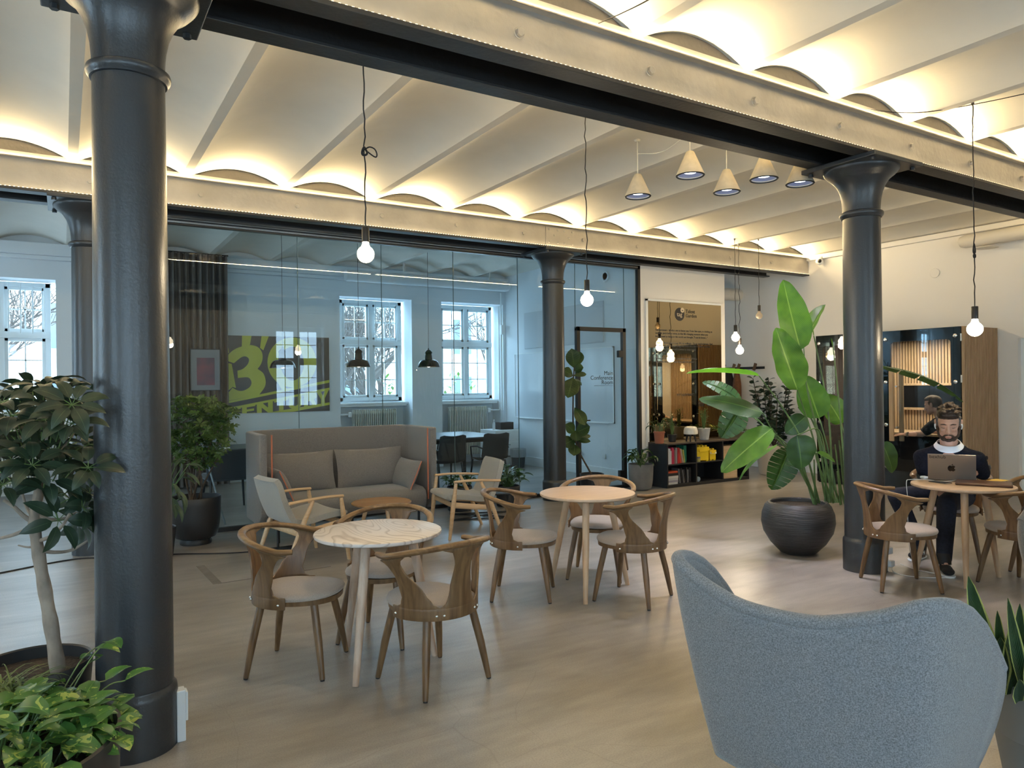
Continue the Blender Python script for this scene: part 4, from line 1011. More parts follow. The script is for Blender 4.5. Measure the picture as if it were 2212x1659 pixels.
# ---------------- sword-leaved plant, bottom right corner
random.seed(31)
PS = Vector((3.32, 1.28, 0)); t = thing('sword_leaf_plant', 'sword-leaved plant with yellow leaf edges in a grey pot, bottom right corner', 'potted plant', PS)
MB().lathe([(.001, .0), (.20, 0), (.235, .20), (.237, .205), (.240, .205), (.246, .30), (.250, .31), (.256, .42), (.246, .424), (.240, .40)], n=60).build('pot', GPOT2 if 'GPOT2' in globals() else mat('mid_grey_pot', (.20, .21, .22), .6), t)
MB().lathe([(.242, .39), (.001, .40)], n=30).build('soil', SOIL, t)
DS = f_.dot(PS - Vector((0, 0, EYE)))
for bx_, tx, ty, w, dd in ((2150, 2087, 1237, .085, -.05), (2170, 2150, 1312, .05, -.1), (2185, 2183, 1330, .085, -.12), (2215, 2163, 1283, .06, -.2), (2160, 2158, 1370, .075, -.1), (2200, 2200, 1300, .06, 0), (2240, 2215, 1260, .07, .05), (2230, 2205, 1410, .08, -.22), (2200, 2195, 1460, .06, -.25), (2250, 2230, 1330, .08, -.1), (2270, 2250, 1280, .07, 0)):
    a = px(bx_, 1500, DS + dd * .5) - PS; a.z = .39; e = px(tx, ty, DS + dd) - PS; mb = MB()
    leaf(mb, a, e - a, (e - a).length, w, -.15, .16, up=Vector((-.6, -.7, .3)), ns=12, nw=4, prof='sword', wave=.01, twist=rnd(-.3, .3)); mb.build('leaf', LF_SAN, t, ang=180)
# ================================================================== hanging lamps
BULB = emis('lit_opal_bulb', (1.0, .86, .62), 14.0)
BULBOFF = mat('unlit_opal_bulb', (.62, .50, .36), .25)
CORD = mat('black_cord', (.010, .009, .010), .7)
SOCK = mat('black_socket', (.022, .018, .016), .4)
BULBW = 14.0
def hanging_bulb(label, p, ztop_, r=.049, lit=True, knot=None, wob=.003, seed=1, dtop=(0, 0), power=None):
    ztop = ceil_z(p[0]) if ztop_ > 3.85 else ztop_; random.seed(seed); t = thing('hanging_bulb', label, 'pendant lamp', (p[0], p[1], ztop), 0, 'bare bulbs on black cords')
    zb = p[2] - ztop
    b = MB(); pr = []
    for k in range(15):
        a = pi * k / 17; pr.append((max(.001, r * sin(a)), zb - r * cos(a)))
    pr += [(r * .40, zb + r * 1.15), (r * .36, zb + r * 1.45)]
    b.lathe(pr, n=28).build('bulb', BULB if lit else BULBOFF, t)
    s = MB().lathe([(.001, zb + r * 1.40), (r * .42, zb + r * 1.40), (r * .44, zb + r * 3.1), (r * .40, zb + r * 3.16), (.004, zb + r * 3.18), (.004, zb + r * 3.4)], n=24); s.build('socket', SOCK, t)
    z = zb + r * 3.3; pts = [Vector((0, 0, z))]; n = max(6, int((-z) / .05))
    for k in range(1, n):
        u = k / n; pts.append(Vector((wob * sin(k * 1.3) + rnd(-wob, wob) + dtop[0] * u, rnd(-wob, wob) + dtop[1] * u, z * (1 - u))))
    pts.append(Vector((dtop[0], dtop[1], 0)))
    MB().tube(pts, .0042, 6).build('cord', CORD, t)
    if knot:
        zk = knot[0] - ztop; kk = []
        if knot[1] == 'bow':
            for k in range(26): a = 2 * pi * k / 25; kk.append(Vector((.014 * cos(a), .010 * sin(2 * a), zk + .022 * sin(a))))
            MB().tube(kk, .0065, 6).tube(spline([(0, 0, zk + .01), (.03, 0, zk + .03), (.062, 0, zk + .022), (.075, 0, zk - .008), (.06, 0, zk - .022), (0, 0, zk + .012)], 5), .0042, 6).build('knot', CORD, t)
        else:
            MB().tube(spline([(0, 0, zk + .08), (.014, 0, zk + .05), (.018, 0, zk + .015), (0, 0, zk), (-.014, 0, zk + .015), (-.010, 0, zk + .05), (0, 0, zk + .08)], 5), .005, 6)\
                .tube([Vector((.005 + .016 * cos(a * .5), 0, zk - .018 + .016 * sin(a * .5))) for a in range(14)], .005, 6).build('knot', CORD, t)
    MB().lathe([(.006, -.03), (.012, -.02), (.012, 0)], (dtop[0], dtop[1], 0), 10).build('ceiling_hook', SOCK, t)
    if lit:
        l = bpy.data.lights.new('bulb_light', 'POINT'); l.energy = power or BULBW; l.color = (1.0, .80, .52); l.shadow_soft_size = r * 1.05
        o = bpy.data.objects.new('bulb_light', l); COL.objects.link(o); o.location = (p[0], p[1], p[2] - r * 1.25)
    return t
def at(x, y, Y): return onY(x, y, Y)
hanging_bulb('lit bare bulb on a black cord with a bow knot, over the nearest table', at(790, 549, 3.985), 3.90, knot=(onY(787, 327, 3.985).z, 'bow'), seed=1)
hanging_bulb('lit bare bulb on a wavy black cord over the middle round table', at(1268, 648, 4.445), 3.92, wob=.006, seed=2)
hanging_bulb('lit bare bulb on a looped black cord over the table with the laptop', at(2106, 711, 3.0), onY(2102, 216, 3.0).z, r=.058, knot=(onY(2105, 548, 3.0).z, 'loop'), wob=.004, seed=3)
hanging_bulb('lit bare bulb before the bronze mirror, the upper of the two', at(1589, 729, 7.62), 3.90, r=.060, wob=.003, seed=4, power=16)
hanging_bulb('lit bare bulb before the bronze mirror, the lower of the two', at(1598, 757, 7.70), 3.90, r=.060, wob=.007, seed=5, power=16)
hanging_bulb('unlit bare bulb hanging to the right of the mirror', at(1640, 682, 7.35), 3.90, r=.050, lit=False, seed=6)
# slack cables across the ceiling
t = thing('ceiling_cable', 'slack black cable running to the right-hand hanging bulb', 'cable', (6.2, 3.0, 3.6))
o_ = Vector((6.2, 3.0, 3.6)); h = onY(2102, 218, 3.0)
c = spline([onY(1875, 236, 3.36) - o_, onY(1960, 244, 3.2) - o_, onY(2040, 236, 3.1) - o_, h - o_], 6)
c2 = spline([onY(1895, 241, 3.36) - o_, onY(1990, 243, 3.15) - o_, onY(2100, 226, 2.98) - o_, onY(2212, 203, 2.7) - o_, onY(2400, 160, 2.3) - o_], 6)
MB().tube(c, .0035, 6).tube(c2, .0035, 6).build('cord', CORD, t)
tag(MB().tube(spline([onY(1293, 50, 3.3), onY(1340, 30, 3.1), onY(1400, 0, 2.9), onY(1480, -50, 2.6)], 6), .004, 6).build('ceiling_cable', CORD), 'short black cable at the top edge above the beam', 'cable')
# cone lamps
CONE = mat('concrete_cone_shade', (.50, .44, .34), .9, var=.10, vscale=14, bump=.001, bscale=60)
CIN = mat('lamp_inside', (.22, .24, .34), .5)
DISC = emis('cool_led_disc', (.80, .88, 1.0), 5.0)
CW = mat('white_cord', (.62, .60, .54), .6)
cn = ('far left of the five, lowest', 'second from left, highest', 'the middle one', 'second from right', 'far right, partly behind the beam')
CP = []
for i, (x, y, zb) in enumerate(((1378, 424, 3.33), (1491, 379, 3.36), (1570, 415, 3.32), (1650, 387, 3.36), (1728, 397, 3.33))):
    p = onZ(x, y, zb); CP.append(p); t = thing('cone_lamp', 'concrete cone pendant lamp by the right column, ' + cn[i], 'pendant lamp', p, group='concrete cone pendant lamps')
    R = .122
    MB().lathe([(.026, .205), (.034, .20), (R, .0), (R - .012, -.006), (R - .016, 0), (.024, .19)], n=44, cap=False).build('shade', CONE, t)
    MB().lathe([(R - .016, .004), (.06, .055), (.055, .06), (.001, .062)], n=36, cap=False).build('reflector', CIN, t)
    MB().lathe([(.056, .030), (.05, .024), (.001, .022)], n=28).build('light_disc', DISC, t)
    MB().lathe([(R, -.001), (R - .006, -.008), (R - .016, -.006), (R - .017, .001)], n=44, cap=False).build('rim', BLKP, t)
    MB().tube([(0, 0, .20), (0, 0, ceil_z(p.x) - zb)], .004, 6).lathe([(.02, -.02), (.03, -.004), (.03, 0)], (0, 0, ceil_z(p.x) - zb), 14).build('cord', CW, t)
    l = bpy.data.lights.new('cone_light', 'SPOT'); l.energy = 75; l.spot_size = radians(74); l.spot_blend = .6; l.shadow_soft_size = .045
    l.color = ((.80, .88, 1), (.86, .84, 1), (.80, .86, 1), (.84, .90, 1), (1, .80, .96))[i]
    o = bpy.data.objects.new('cone_light', l); COL.objects.link(o); o.location = p + Vector((0, 0, .015)); o.rotation_euler = (0, 0, 0)
sw = MB()
for a, b in ((0, 1), (1, 3), (2, 3), (3, 4)):
    A_ = Vector((CP[a].x, CP[a].y, 3.725)); B2 = Vector((CP[b].x, CP[b].y, 3.725)); sw.tube(spline([A_, A_.lerp(B2, .5) - Vector((0, 0, .07)), B2], 8), .003, 5)
tag(sw.build('lamp_wiring', CW), 'thin white wires swagged between the cone lamps', 'cable')
# black enamel pendants in the conference room
EN = mat('black_enamel', (.010, .011, .012), .16); ENI = mat('white_enamel', (.82, .80, .72), .3)
for i, (x, y, lb) in enumerate(((775, 793, 'middle of the three'), (926, 793, 'right of the three'), (611, 795, 'left of the three'))):
    p = onY(x, y, 10.7); t = thing('enamel_pendant', 'black enamel factory lamp in the glass room, ' + lb, 'pendant lamp', p, group='black enamel pendants behind glass')
    MB().lathe([(.185, 0), (.182, .012), (.165, .06), (.140, .098), (.10, .115), (.062, .122), (.058, .18), (.052, .215), (.062, .222), (.058, .245), (.03, .275), (.012, .285), (.012, .31)], n=44, cap=False).build('shade', EN, t)
    MB().lathe([(.183, .004), (.16, .055), (.135, .09), (.001, .10)], n=40, cap=False).build('shade_lining', ENI, t)
    MB().ball((0, 0, .03), .035, 14, 8).build('bulb', emis('small_warm_bulb%d' % i, (1, .85, .6), 5), t)
    MB().tube([(0, 0, .31), (0, 0, ceil_z(p.x) - p.z)], .003, 5).build('cord', CORD, t)
    if i < 2:
        q = onY(x + (-148 if i == 0 else 45), 506 if i == 0 else 548, 10.7)
# ================================================================== bronze mirror, bookshelf and what stands on it
MIRR = mat('bronze_mirror', (.40, .32, .20), .012, 1.0)
MY = 8.452
ml = onY(1400, 650, MY); mrt = onY(1558, 655, MY); mx0, mx1, mz0, mz1 = 7.735, 9.36, .60, 2.865
t = thing('bronze_mirror', 'tall bronze mirror lettered with a logo and a text, above the bookshelf', 'mirror', ((mx0 + mx1) / 2, MY, mz0))
TM = Matrix.Translation((-(mx0 + mx1) / 2, -MY, -mz0))
MB().box(mx0, mx1, MY, MY + .010, mz0, mz1).build('mirror_panel', MIRR, t, smooth=False).data.transform(TM)
fr = MB(); fr.box(mx0 - .045, mx0 - .002, MY - .004, MY + .018, mz0, mz1 + .03).box(mx0 - .045, mx1, MY - .004, MY + .018, mz1 + .002, mz1 + .03)
o = fr.build('frame', WHITE, t, smooth=False); o.data.transform(TM)
def mtext(body, x, z, size, m_, al='LEFT', **k):
    text('lettering', body, size, m_, t, Matrix.Translation((x - (mx0 + mx1) / 2, -.002, z - mz0)) @ Matrix.Rotation(pi / 2, 4, 'X'), al, **k)
lc = onY(1468, 679, MY)
def disc(x, z, rx, rz, m_, y=-.001, nm='logo_disc'):
    p = [(cos(a * pi / 24) * rx, sin(a * pi / 24) * rz) for a in range(48)]
    MB().prism(p, 0, .0015, Matrix.Translation((x - (mx0 + mx1) / 2, y, z - mz0)) @ Matrix.Rotation(pi / 2, 4, 'X')).build(nm, m_, t, smooth=False)
LOGOM = mat('bronze_lettering', (.50, .42, .30), .4)
disc(lc.x, lc.z, .105, .105, INK); disc(lc.x + .058, lc.z + .068, .040, .040, LOGOM, -.003)
text('lettering', '-', .13, INK, t, Matrix.Translation((lc.x + .038 - (mx0 + mx1) / 2, -.006, lc.z + .035 - mz0)) @ Matrix.Rotation(pi / 2, 4, 'X'))
text('lettering', 'tag', .098, LOGOM, t, Matrix.Translation((lc.x - .005 - (mx0 + mx1) / 2, -.004, lc.z - .032 - mz0)) @ Matrix.Rotation(pi / 2, 4, 'X'), 'CENTER')
lt = onY(1481, 676, MY); mtext('Talent', lt.x, lt.z, .082, INK); lt = onY(1481, 684, MY); mtext('Garden', lt.x, lt.z - .01, .082, INK)
for y, s in ((714, 'Entrepreneurs - it takes one to know one. From 3am eyes, to drafting an'), (721, 'investor pitch before noon, to that life-changing moment when you'), (728, 'look around at things in this world and thought, "I can do better..."'),
             (742, "Others call your work crazy. We do willingly - To us, you're heroes. And"), (748, 'for everyone there is our thing, and those who like to follow a dream,'), (755.5, 'stare failure in the eye and continue to keep trying'), (762, '- this is your house.'),
             (776, 'Welcome to a space built around the needs of those'), (783, 'who make things and share them with the others')):
    p = onY(1416, y, MY); mtext(s, p.x, p.z, .0425, INK)
p = onY(1462, 856, MY); mtext('MY HAPPINESS', p.x, p.z, .06, INK); p = onY(1510, 878, MY); mtext('for Other', p.x - .02, p.z, .13, INK)
# bookshelf
SHB = mat('black_shelf_laminate', (.012, .012, .014), .5)
SX0, SX1, SYF, SYB = 7.69, 9.50, 8.02, 8.43
t = thing('bookshelf', 'low black open bookshelf of six compartments under the mirror', 'bookshelf', ((SX0 + SX1) / 2, SYF, 0)); TM2 = Matrix.Translation((-(SX0 + SX1) / 2, -SYF, 0))
def sp(name, *b, **k):
    o = MB().box(*b).build(name, k.get('m', SHB), t, smooth=False, bevel=.002); o.data.transform(TM2); return o
SHT = .672
sp('top_board', SX0, SX1, SYF, SYB, SHT - .025, SHT, m=mat('dark_wood_top', (.055, .040, .030), .5))['label'] = 'dark wooden top board'
sp('base_board', SX0, SX1, SYF, SYB, .0, .045); sp('side_panel', SX0, SX0 + .025, SYF, SYB, .045, SHT - .025); sp('side_panel', SX1 - .025, SX1, SYF, SYB, .045, SHT - .025)
sp('back_panel', SX0 + .025, SX1 - .025, SYB - .012, SYB, .045, SHT - .025)
DV = [SX0 + .025, SX0 + .62, SX0 + 1.21, SX1 - .025]
for q in DV[1:3]: sp('divider', q - .012, q + .012, SYF + .004, SYB - .012, .045, SHT - .025)
for a, b in zip(DV, DV[1:]): sp('shelf', a + .012, b - .012, SYF + .006, SYB - .012, .335, .353)
SZ = .353
random.seed(14)
def book(x, y, z, th, dp, h, col, lab, lean=0., flat=False, grp='books standing on the upper shelf'):
    m_ = mat('book_cover_%d' % len(MATS), col, .5); o = thing('book', lab, 'book', (x, y, z), 0, grp)
    M = Matrix.Rotation(lean, 4, 'Y')
    if flat:
        MB().box(-.11, .10, 0, dp, 0, .003).box(-.11, .10, 0, dp, th - .003, th).box(-.11, .10, 0, .003, .003, th - .003).build('cover', m_, o, smooth=False)
        MB().box(-.107, .097, .003, dp - .003, .003, th - .003).build('pages', PAGE, o, smooth=False)
    else:
        mb = MB(); mb.box(0, .003, 0, dp, 0, h, M=M).box(th - .003, th, 0, dp, 0, h, M=M).box(.003, th - .003, 0, .003, 0, h, M=M); mb.build('cover', m_, o, smooth=False)
        MB().box(.003, th - .003, .003, dp - .004, .004, h - .004, M=M).build('pages', PAGE, o, smooth=False)
PAGE = mat('book_pages', (.62, .58, .50), .8)
x = DV[0] + .02
for i, (th, h, c, nm) in enumerate(((.020, .235, (.62, .62, .60), 'white book, first from the left on the upper shelf'), (.022, .240, (.66, .66, .66), 'white book, second from the left on the upper shelf'), (.026, .235, (.60, .60, .62), 'tall white book beside the crimson ones'), (.018, .20, (.62, .58, .58), 'shorter pale book beside the crimson ones'),
                    (.030, .25, (.42, .02, .07), 'thick crimson book left of the grey ones'), (.020, .235, (.45, .03, .08), 'thinner crimson book beside the thick one'), (.020, .21, (.16, .12, .12), 'narrow dark brown book among the reds'), (.034, .24, (.22, .21, .22), 'wide grey book in the middle of the row'),
                    (.018, .235, (.30, .02, .03), 'dark red book right of the grey one'), (.024, .24, (.55, .03, .03), 'bright red book standing upright'))):
    book(x, SYF + .05, SZ, th, .16, h, c, nm); x += th + .003
for i, (th, h, c, nm, ln) in enumerate(((.022, .215, (.62, .07, .03), 'orange-red book leaning left', -.16), (.016, .225, (.48, .20, .14), 'salmon book leaning left', -.20), (.014, .22, (.52, .46, .38), 'cream book leaning left', -.22), (.016, .20, (.42, .40, .10), 'olive-yellow book leaning left', -.14))):
    book(x + .012, SYF + .05, SZ + .003, th, .16, h, c, nm, ln); x += th + .012
book(x + .02, SYF + .10, SZ, .060, .16, .262, (.01, .17, .11), 'large green folder at the right end of the upper shelf')
for i, (th, c, nm) in enumerate(((.028, (.55, .55, .56), 'white book lying lowest in the stack'), (.026, (.30, .28, .36), 'lilac-grey book second from the bottom of the stack'), (.030, (.50, .50, .52), 'white book in the middle of the lying stack'), (.036, (.62, .61, .58), 'thick cream book in the lying stack'), (.040, (.020, .018, .018), 'thick black book in the lying stack'), (.026, (.62, .10, .04), 'orange book on top of the lying stack'))):
    book(DV[0] + .145 + rnd(-.008, .008), SYF + .05, .045 + sum((.028, .026, .030, .036, .040, .026)[:i]) + i * .002, th, .17, 0, c, nm, flat=True, grp='books lying in a stack on the lower shelf')
x = DV[0] + .29
for i in range(9):
    th = rnd(.014, .026); book(x, SYF + .06, .047, th, .15, rnd(.19, .24), (.020, .020, .024) if i % 3 else (.16, .16, .17), ('black', 'dark grey', 'charcoal')[i % 3] + ' book leaning on the lower shelf, number %s from the stack' % ('one two three four five six seven eight nine'.split()[i]), -.13 if i < 5 else 0, grp='dark books on the lower shelf'); x += th + .008
YEL = mat('yellow_plastic', (.85, .58, .015), .35)
def brick(label, x, y, z, sx, sy, h, nx, ny):
    o = thing('storage_box', label, 'storage box', (x, y, z), radians(-14), 'yellow storage boxes'); b = MB()
    b.box(-sx / 2 + .006, sx / 2 - .006, -sy / 2 + .006, sy / 2 - .006, .012, h * .72); b.build('body', YEL, o, smooth=False, bevel=.006)
    b = MB().box(-sx / 2, sx / 2, -sy / 2, sy / 2, h * .72, h).box(-sx * .3, sx * .3, -sy / 2 - .008, -sy / 2, h * .66, h * .86); l = b.build('lid', YEL, o, smooth=False, bevel=.006)
    for i in range(nx):
        for j in range(ny): MB().lathe([(.022, 0), (.022, .018), (.019, .022), (.001, .022)], (-sx / 2 + sx * (i + .5) / nx, -sy / 2 + sy * (j + .5) / ny, h), 18).build('stud', YEL, l)
    MB().box(-sx / 2 + .01, -sx / 2 + .05, -sy / 2 + .01, sy / 2 - .01, 0, .014).box(sx / 2 - .05, sx / 2 - .01, -sy / 2 + .01, sy / 2 - .01, 0, .014).build('foot', YEL, o, smooth=False)
    return o
bb = brick('large yellow stud-topped storage box in the middle compartment', DV[1] + .20, SYF + .15, SZ, .23, .24, .225, 4, 2)
b2 = brick('small yellow stud-topped storage box at the right of the large one', DV[1] + .42, SYF + .10, SZ, .12, .12, .165, 2, 1)
MB().box(-.05, .06, -.066, -.060, .105, .135).build('paper_label', mat('paper_label', (.75, .70, .55), .7), b2, smooth=False)
text('label_lettering', 'SKETCH', .022, INK, b2, Matrix.Translation((-.045, -.067, .112)) @ Matrix.Rotation(pi / 2, 4, 'X'))
t = thing('glass_jar', 'small glass jar with yellow contents and grey lid left of the yellow boxes', 'jar', (DV[1] + .075, SYF + .05, SZ))
MB().lathe([(.001, 0), (.036, 0), (.040, .01), (.040, .05), (.036, .055)], n=24).build('jar_body', mat('yellowish_glass', (.45, .38, .14), .2), t); MB().lathe([(.039, .055), (.039, .075), (.001, .075)], n=24).build('lid', mat('grey_plastic', (.16, .16, .17), .5), t)
for i in range(2): tag(MB().box(DV[1] + .035 + i * .025, DV[1] + .055 + i * .025, SYF + .12, SYF + .24, SZ, SZ + .155 - .01 * i).build('paper_box', mat('white_card', (.62, .62, .64), .7), smooth=False), ('tall white card box behind the jar, left one', 'white card box behind the jar, right one')[i], 'box')
tag(MB().tube([(DV[1] + .06, SYF + .03, .085), (DV[1] + .10, SYF + .22, .085)], .04, 20).build('paper_roll', mat('pale_blue_paper', (.22, .28, .34), .6)), 'pale roll lying in the lower middle compartment', 'roll')
PINE = wood('pine_crate', (.50, .33, .17), (.60, .42, .25), .6, 0, 10)
def crate(label, x, z, sx, h):
    o = thing('wooden_crate', label, 'crate', (x, SYF + .16, z), radians(-6)); sy = .26; b = MB()
    b.box(-sx / 2, sx / 2, -sy / 2, -sy / 2 + .012, 0, h * .62).box(-sx / 2, sx / 2, -sy / 2, -sy / 2 + .012, h * .80, h).box(-sx / 2, -.045, -sy / 2, -sy / 2 + .012, h * .62, h * .8).box(.045, sx / 2, -sy / 2, -sy / 2 + .012, h * .62, h * .8)
    b.build('front_board', PINE, o, smooth=False, bevel=.002)
    b = MB().box(-sx / 2, sx / 2, sy / 2 - .012, sy / 2, 0, h).box(-sx / 2, -sx / 2 + .012, -sy / 2, sy / 2, 0, h).box(sx / 2 - .012, sx / 2, -sy / 2, sy / 2, 0, h).box(-sx / 2, sx / 2, -sy / 2, sy / 2, 0, .01); b.build('crate_body', PINE, o, smooth=False, bevel=.002)
    MB().box(-sx / 2, sx / 2, -sy / 2, sy / 2, h, h + .01).build('lid', PINE, o, smooth=False, bevel=.002)
crate('pale pine crate with hand hole on the lowest right shelf', DV[2] + .20, .045, .30, .20); crate('wider pale pine crate on the upper right shelf behind leaves', DV[2] + .27, SZ, .42, .20)
# on top of the shelf
def shelf_at(x, y=None): p = onZ(x, 0 if y is None else y, SHT); return p
def on_top(x, dy=.15): q = ray(x, 940); s = (SYF + dy) / q.y; return (q.x * s, SYF + dy, SHT)
p = on_top(1424, .10); t = thing('potted_spider_plant', 'small plant in a terracotta pot at the left end of the shelf', 'potted plant', p)
simple_pot(t, .066, .080, .165, TERRA, .02); MB().lathe([(.082, .16), (.088, .162), (.088, .18), (.080, .182)], n=30).build('rim', TERRA, t)
clump(t, 16, .17, .30, .13, .040, LF_LILY, .15, 12, 'lance', 1.6, nw=1, sr=.0025)
p = on_top(1492, .07); t = thing('milk_lamp', 'small white glass table lamp on three black feet, on the shelf', 'table lamp', p)
MILK = mat('glossy_white_glass', (.72, .68, .60), .12)
MB().lathe([(.001, .115), (.104, .115), (.110, .122), (.109, .17), (.098, .21), (.085, .228), (.06, .236), (.001, .238)], n=44).build('shade', MILK, t)
for a in (100, 220, 340):
    c, s = cos(radians(a)), sin(radians(a)); MB().tube([(c * .055, s * .055, .12), (c * .082, s * .082, 0)], [.024, .014], 10, sq=(1, .5)).build('leg', BLKP, t)
p = on_top(1521, .16); t = thing('potted_succulent', 'jade-like plant in a pale concrete pot right of the milk lamp', 'potted plant', p)
simple_pot(t, .070, .098, .185, CONC, .02); clump(t, 26, .09, .36, .05, .028, LF_MID, .16, 15, 'spoon', .3, nw=1, ns=3, spread=.8)
random.seed(9); mb = MB()
for k in range(7): leaf(mb, (.05 + rnd(-.03, .05), -.05 + rnd(-.04, .02), .20 + rnd(-.02, .06)), (rnd(-.2, 1), rnd(-1, 0), rnd(-.5, .8)), .06, .028, .5, .1)
mb.build('yellow_leaves', LF_YEL, t, ang=180)['label'] = 'yellowing leaves'
p = on_top(1580, .18); t = thing('trailing_plant', 'low trailing plant in an olive wooden trough at the right end of the shelf', 'potted plant', p)
MB().box(-.22, .22, -.08, .08, 0, .09).build('trough', mat('olive_wood', (.10, .085, .040), .6), t, smooth=False, bevel=.004); clump(t, 46, .26, .14, .065, .045, LF_MID, .09, 17, 'heart', 1.0, nw=1, ns=4, spread=1.0)
p = on_top(1452, .22); t = thing('dracaena_sapling', 'thin dark leafy sapling standing close to the mirror', 'potted plant', p)
simple_pot(t, .055, .07, .11, BPOT, .02); clump(t, 22, .08, .40, .07, .026, LF_DARK, .09, 19, 'oval', .5, nw=1, ns=4, spread=.7)
# coat rack with coats
q = onX(1620, 795, 11.0); t = thing('coat_rack', 'black wall rail with wooden pegs beyond the mirror wall', 'coat rack', (10.975, q.y, q.z))
MB().box(-.03, 0, -.36, .62, -.022, .022).build('rail', BLKP, t, smooth=False, bevel=.003)
for i, yy in enumerate((-.16, .22, .34, .58)):
    MB().box(-.055, -.032, -.028, .028, -.05, .09, M=Matrix.Translation((0, yy, 0)) @ Matrix.Rotation(.35, 4, 'X')).build('peg', OAK, t, smooth=False, bevel=.004)
def coat(label, y, c, w, h, zt):
    m_ = mat('coat_' + str(c[0]), c, .9, var=.2, vscale=20); rows = []
    for i in range(15):
        v = i / 14; r_w = w * (.35 + .65 * min(1, v * 4)) * (1 + .12 * v); row = []
        for j in range(21):
            a = 2 * pi * j / 20; row.append(Vector((-.10 + (.075 + .02 * v) * cos(a) * (.6 + .4 * min(1, v * 4)) + .012 * sin(5 * a + v * 3), sin(a) * r_w, -v * h)))
        rows.append(row)
    o = MB().grid(rows).build('hanging_coat', m_); o.location = (10.97, y, zt); tag(o, label, 'coat'); return o
coat('black coat hanging from the wall rail', q.y + .42, (.018, .014, .013), .16, 1.15, q.z - .03); coat('brown leather coat hanging from the wall rail', q.y + .20, (.16, .065, .028), .07, 1.0, q.z - .05)
# camera, detector, duct, round vents, sockets
q = onX(1773, 565, 10.95); t = thing('security_camera', 'small white dome camera on the wall at the end of the far beam', 'camera', (10.99, q.y, q.z))
MB().ball((-.07, -.0, 0), .062, 20, 12).build('housing', WHITE, t); MB().ball((-.112, -.028, .0), .032, 16, 10).build('lens', BLKP, t); MB().lathe([(.05, 0), (.05, .03)], (-.05, 0, .05), 20).build('mount', WHITE, t)
q = onZ(2140, 470, 3.72); t = thing('smoke_detector', 'round white smoke detector on the ceiling at the right', 'smoke detector', (q.x, q.y, 3.93))
MB().lathe([(.001, -.06), (.03, -.058), (.045, -.04), (.06, -.03), (.065, 0)], n=28).build('body', WHITE, t); MB().lathe([(.068, -.012), (.09, -.010), (.09, 0)], n=28).build('base_ring', WHITE, t)
DUCT = mat('painted_duct', (.66, .62, .55), .6)
d0 = onX(2085, 522, 10.80); t = thing('ventilation_duct', 'cream round duct with rounded end along the right wall', 'duct', (10.80, d0.y, d0.z))
MB().tube([(0, .09, 0), (0, .06, 0), (0, .0, 0), (0, -6.0, 0)], [.02, .07, .092, .092], 28).build('duct_pipe', DUCT, t); MB().lathe([(.03, -.10), (.14, -.135), (.14, -.13)], (0, -.28, 0), 28).build('air_valve', DUCT, t)
q = onX(2020, 590, 11.0); tag(MB().lathe([(.001, .0), (.065, 0), (.07, -.006), (.07, -.012)], n=32).build('round_vent_cover', WALL, loc=(10.985, q.y, q.z)), 'small round cover plate on the right wall', 'vent cover').rotation_euler = (0, radians(-90), 0)
t = thing('ventilation_pipe', 'pale boxed duct end high on the wall behind the mirror wall', 'duct', (10.4, 9.6, 3.25)); MB().tube([(.60, -.1, 0), (.3, -.1, 0), (-.0, .2, 0), (-.2, 3.15, 0)], [.12, .12, .12, .12], 20).build('duct_pipe', DUCT, t)
SOCKM = mat('white_plastic', (.72, .74, .75), .4)
for i, (x, y, s) in enumerate(((1255, 978, 'left one of the two'), (1306, 986, 'right one of the two'))):
    q = onX(x, y, 7.75); o = thing('wall_socket', 'white wall socket low on the glass room side wall, ' + s, 'socket', (7.745, q.y, q.z)); MB().box(-.014, 0, -.04, .04, -.04, .04).build('plate', SOCKM, o, smooth=False, bevel=.004); MB().lathe([(.022, 0), (.022, -.006)], n=18).build('insert', WHITE, o).rotation_euler = (0, radians(90), 0)
for nm, x, y, z, h, lab in (('power_socket_post', .445, 3.60, 0, .23, 'white power socket post at the foot of the left foreground column'),):
    o = thing(nm, lab, 'socket', (x, y, z)); MB().box(-.025, .012, -.03, .03, 0, h).build('body', SOCKM, o, smooth=False, bevel=.004); MB().box(.012, .022, -.028, .028, .09, h - .01).build('cover', SOCKM, o, smooth=False, bevel=.003)
p = onZ(1912, 1236); o = thing('power_socket_post', 'white socket post with plugged chargers at the foot of the right column', 'socket', (p.x + .03, p.y + .03, 0))
MB().box(-.02, .02, -.03, .03, 0, .19).build('body', SOCKM, o, smooth=False, bevel=.004)
for i, (dx, dz, s) in enumerate(((.06, .135, .055), (.07, .035, .05))): MB().box(.02, .02 + s * 1.3, -.03 - .02 * i, .03 - .02 * i, dz, dz + s).build('charger_plug', SOCKM, o, smooth=False, bevel=.008)
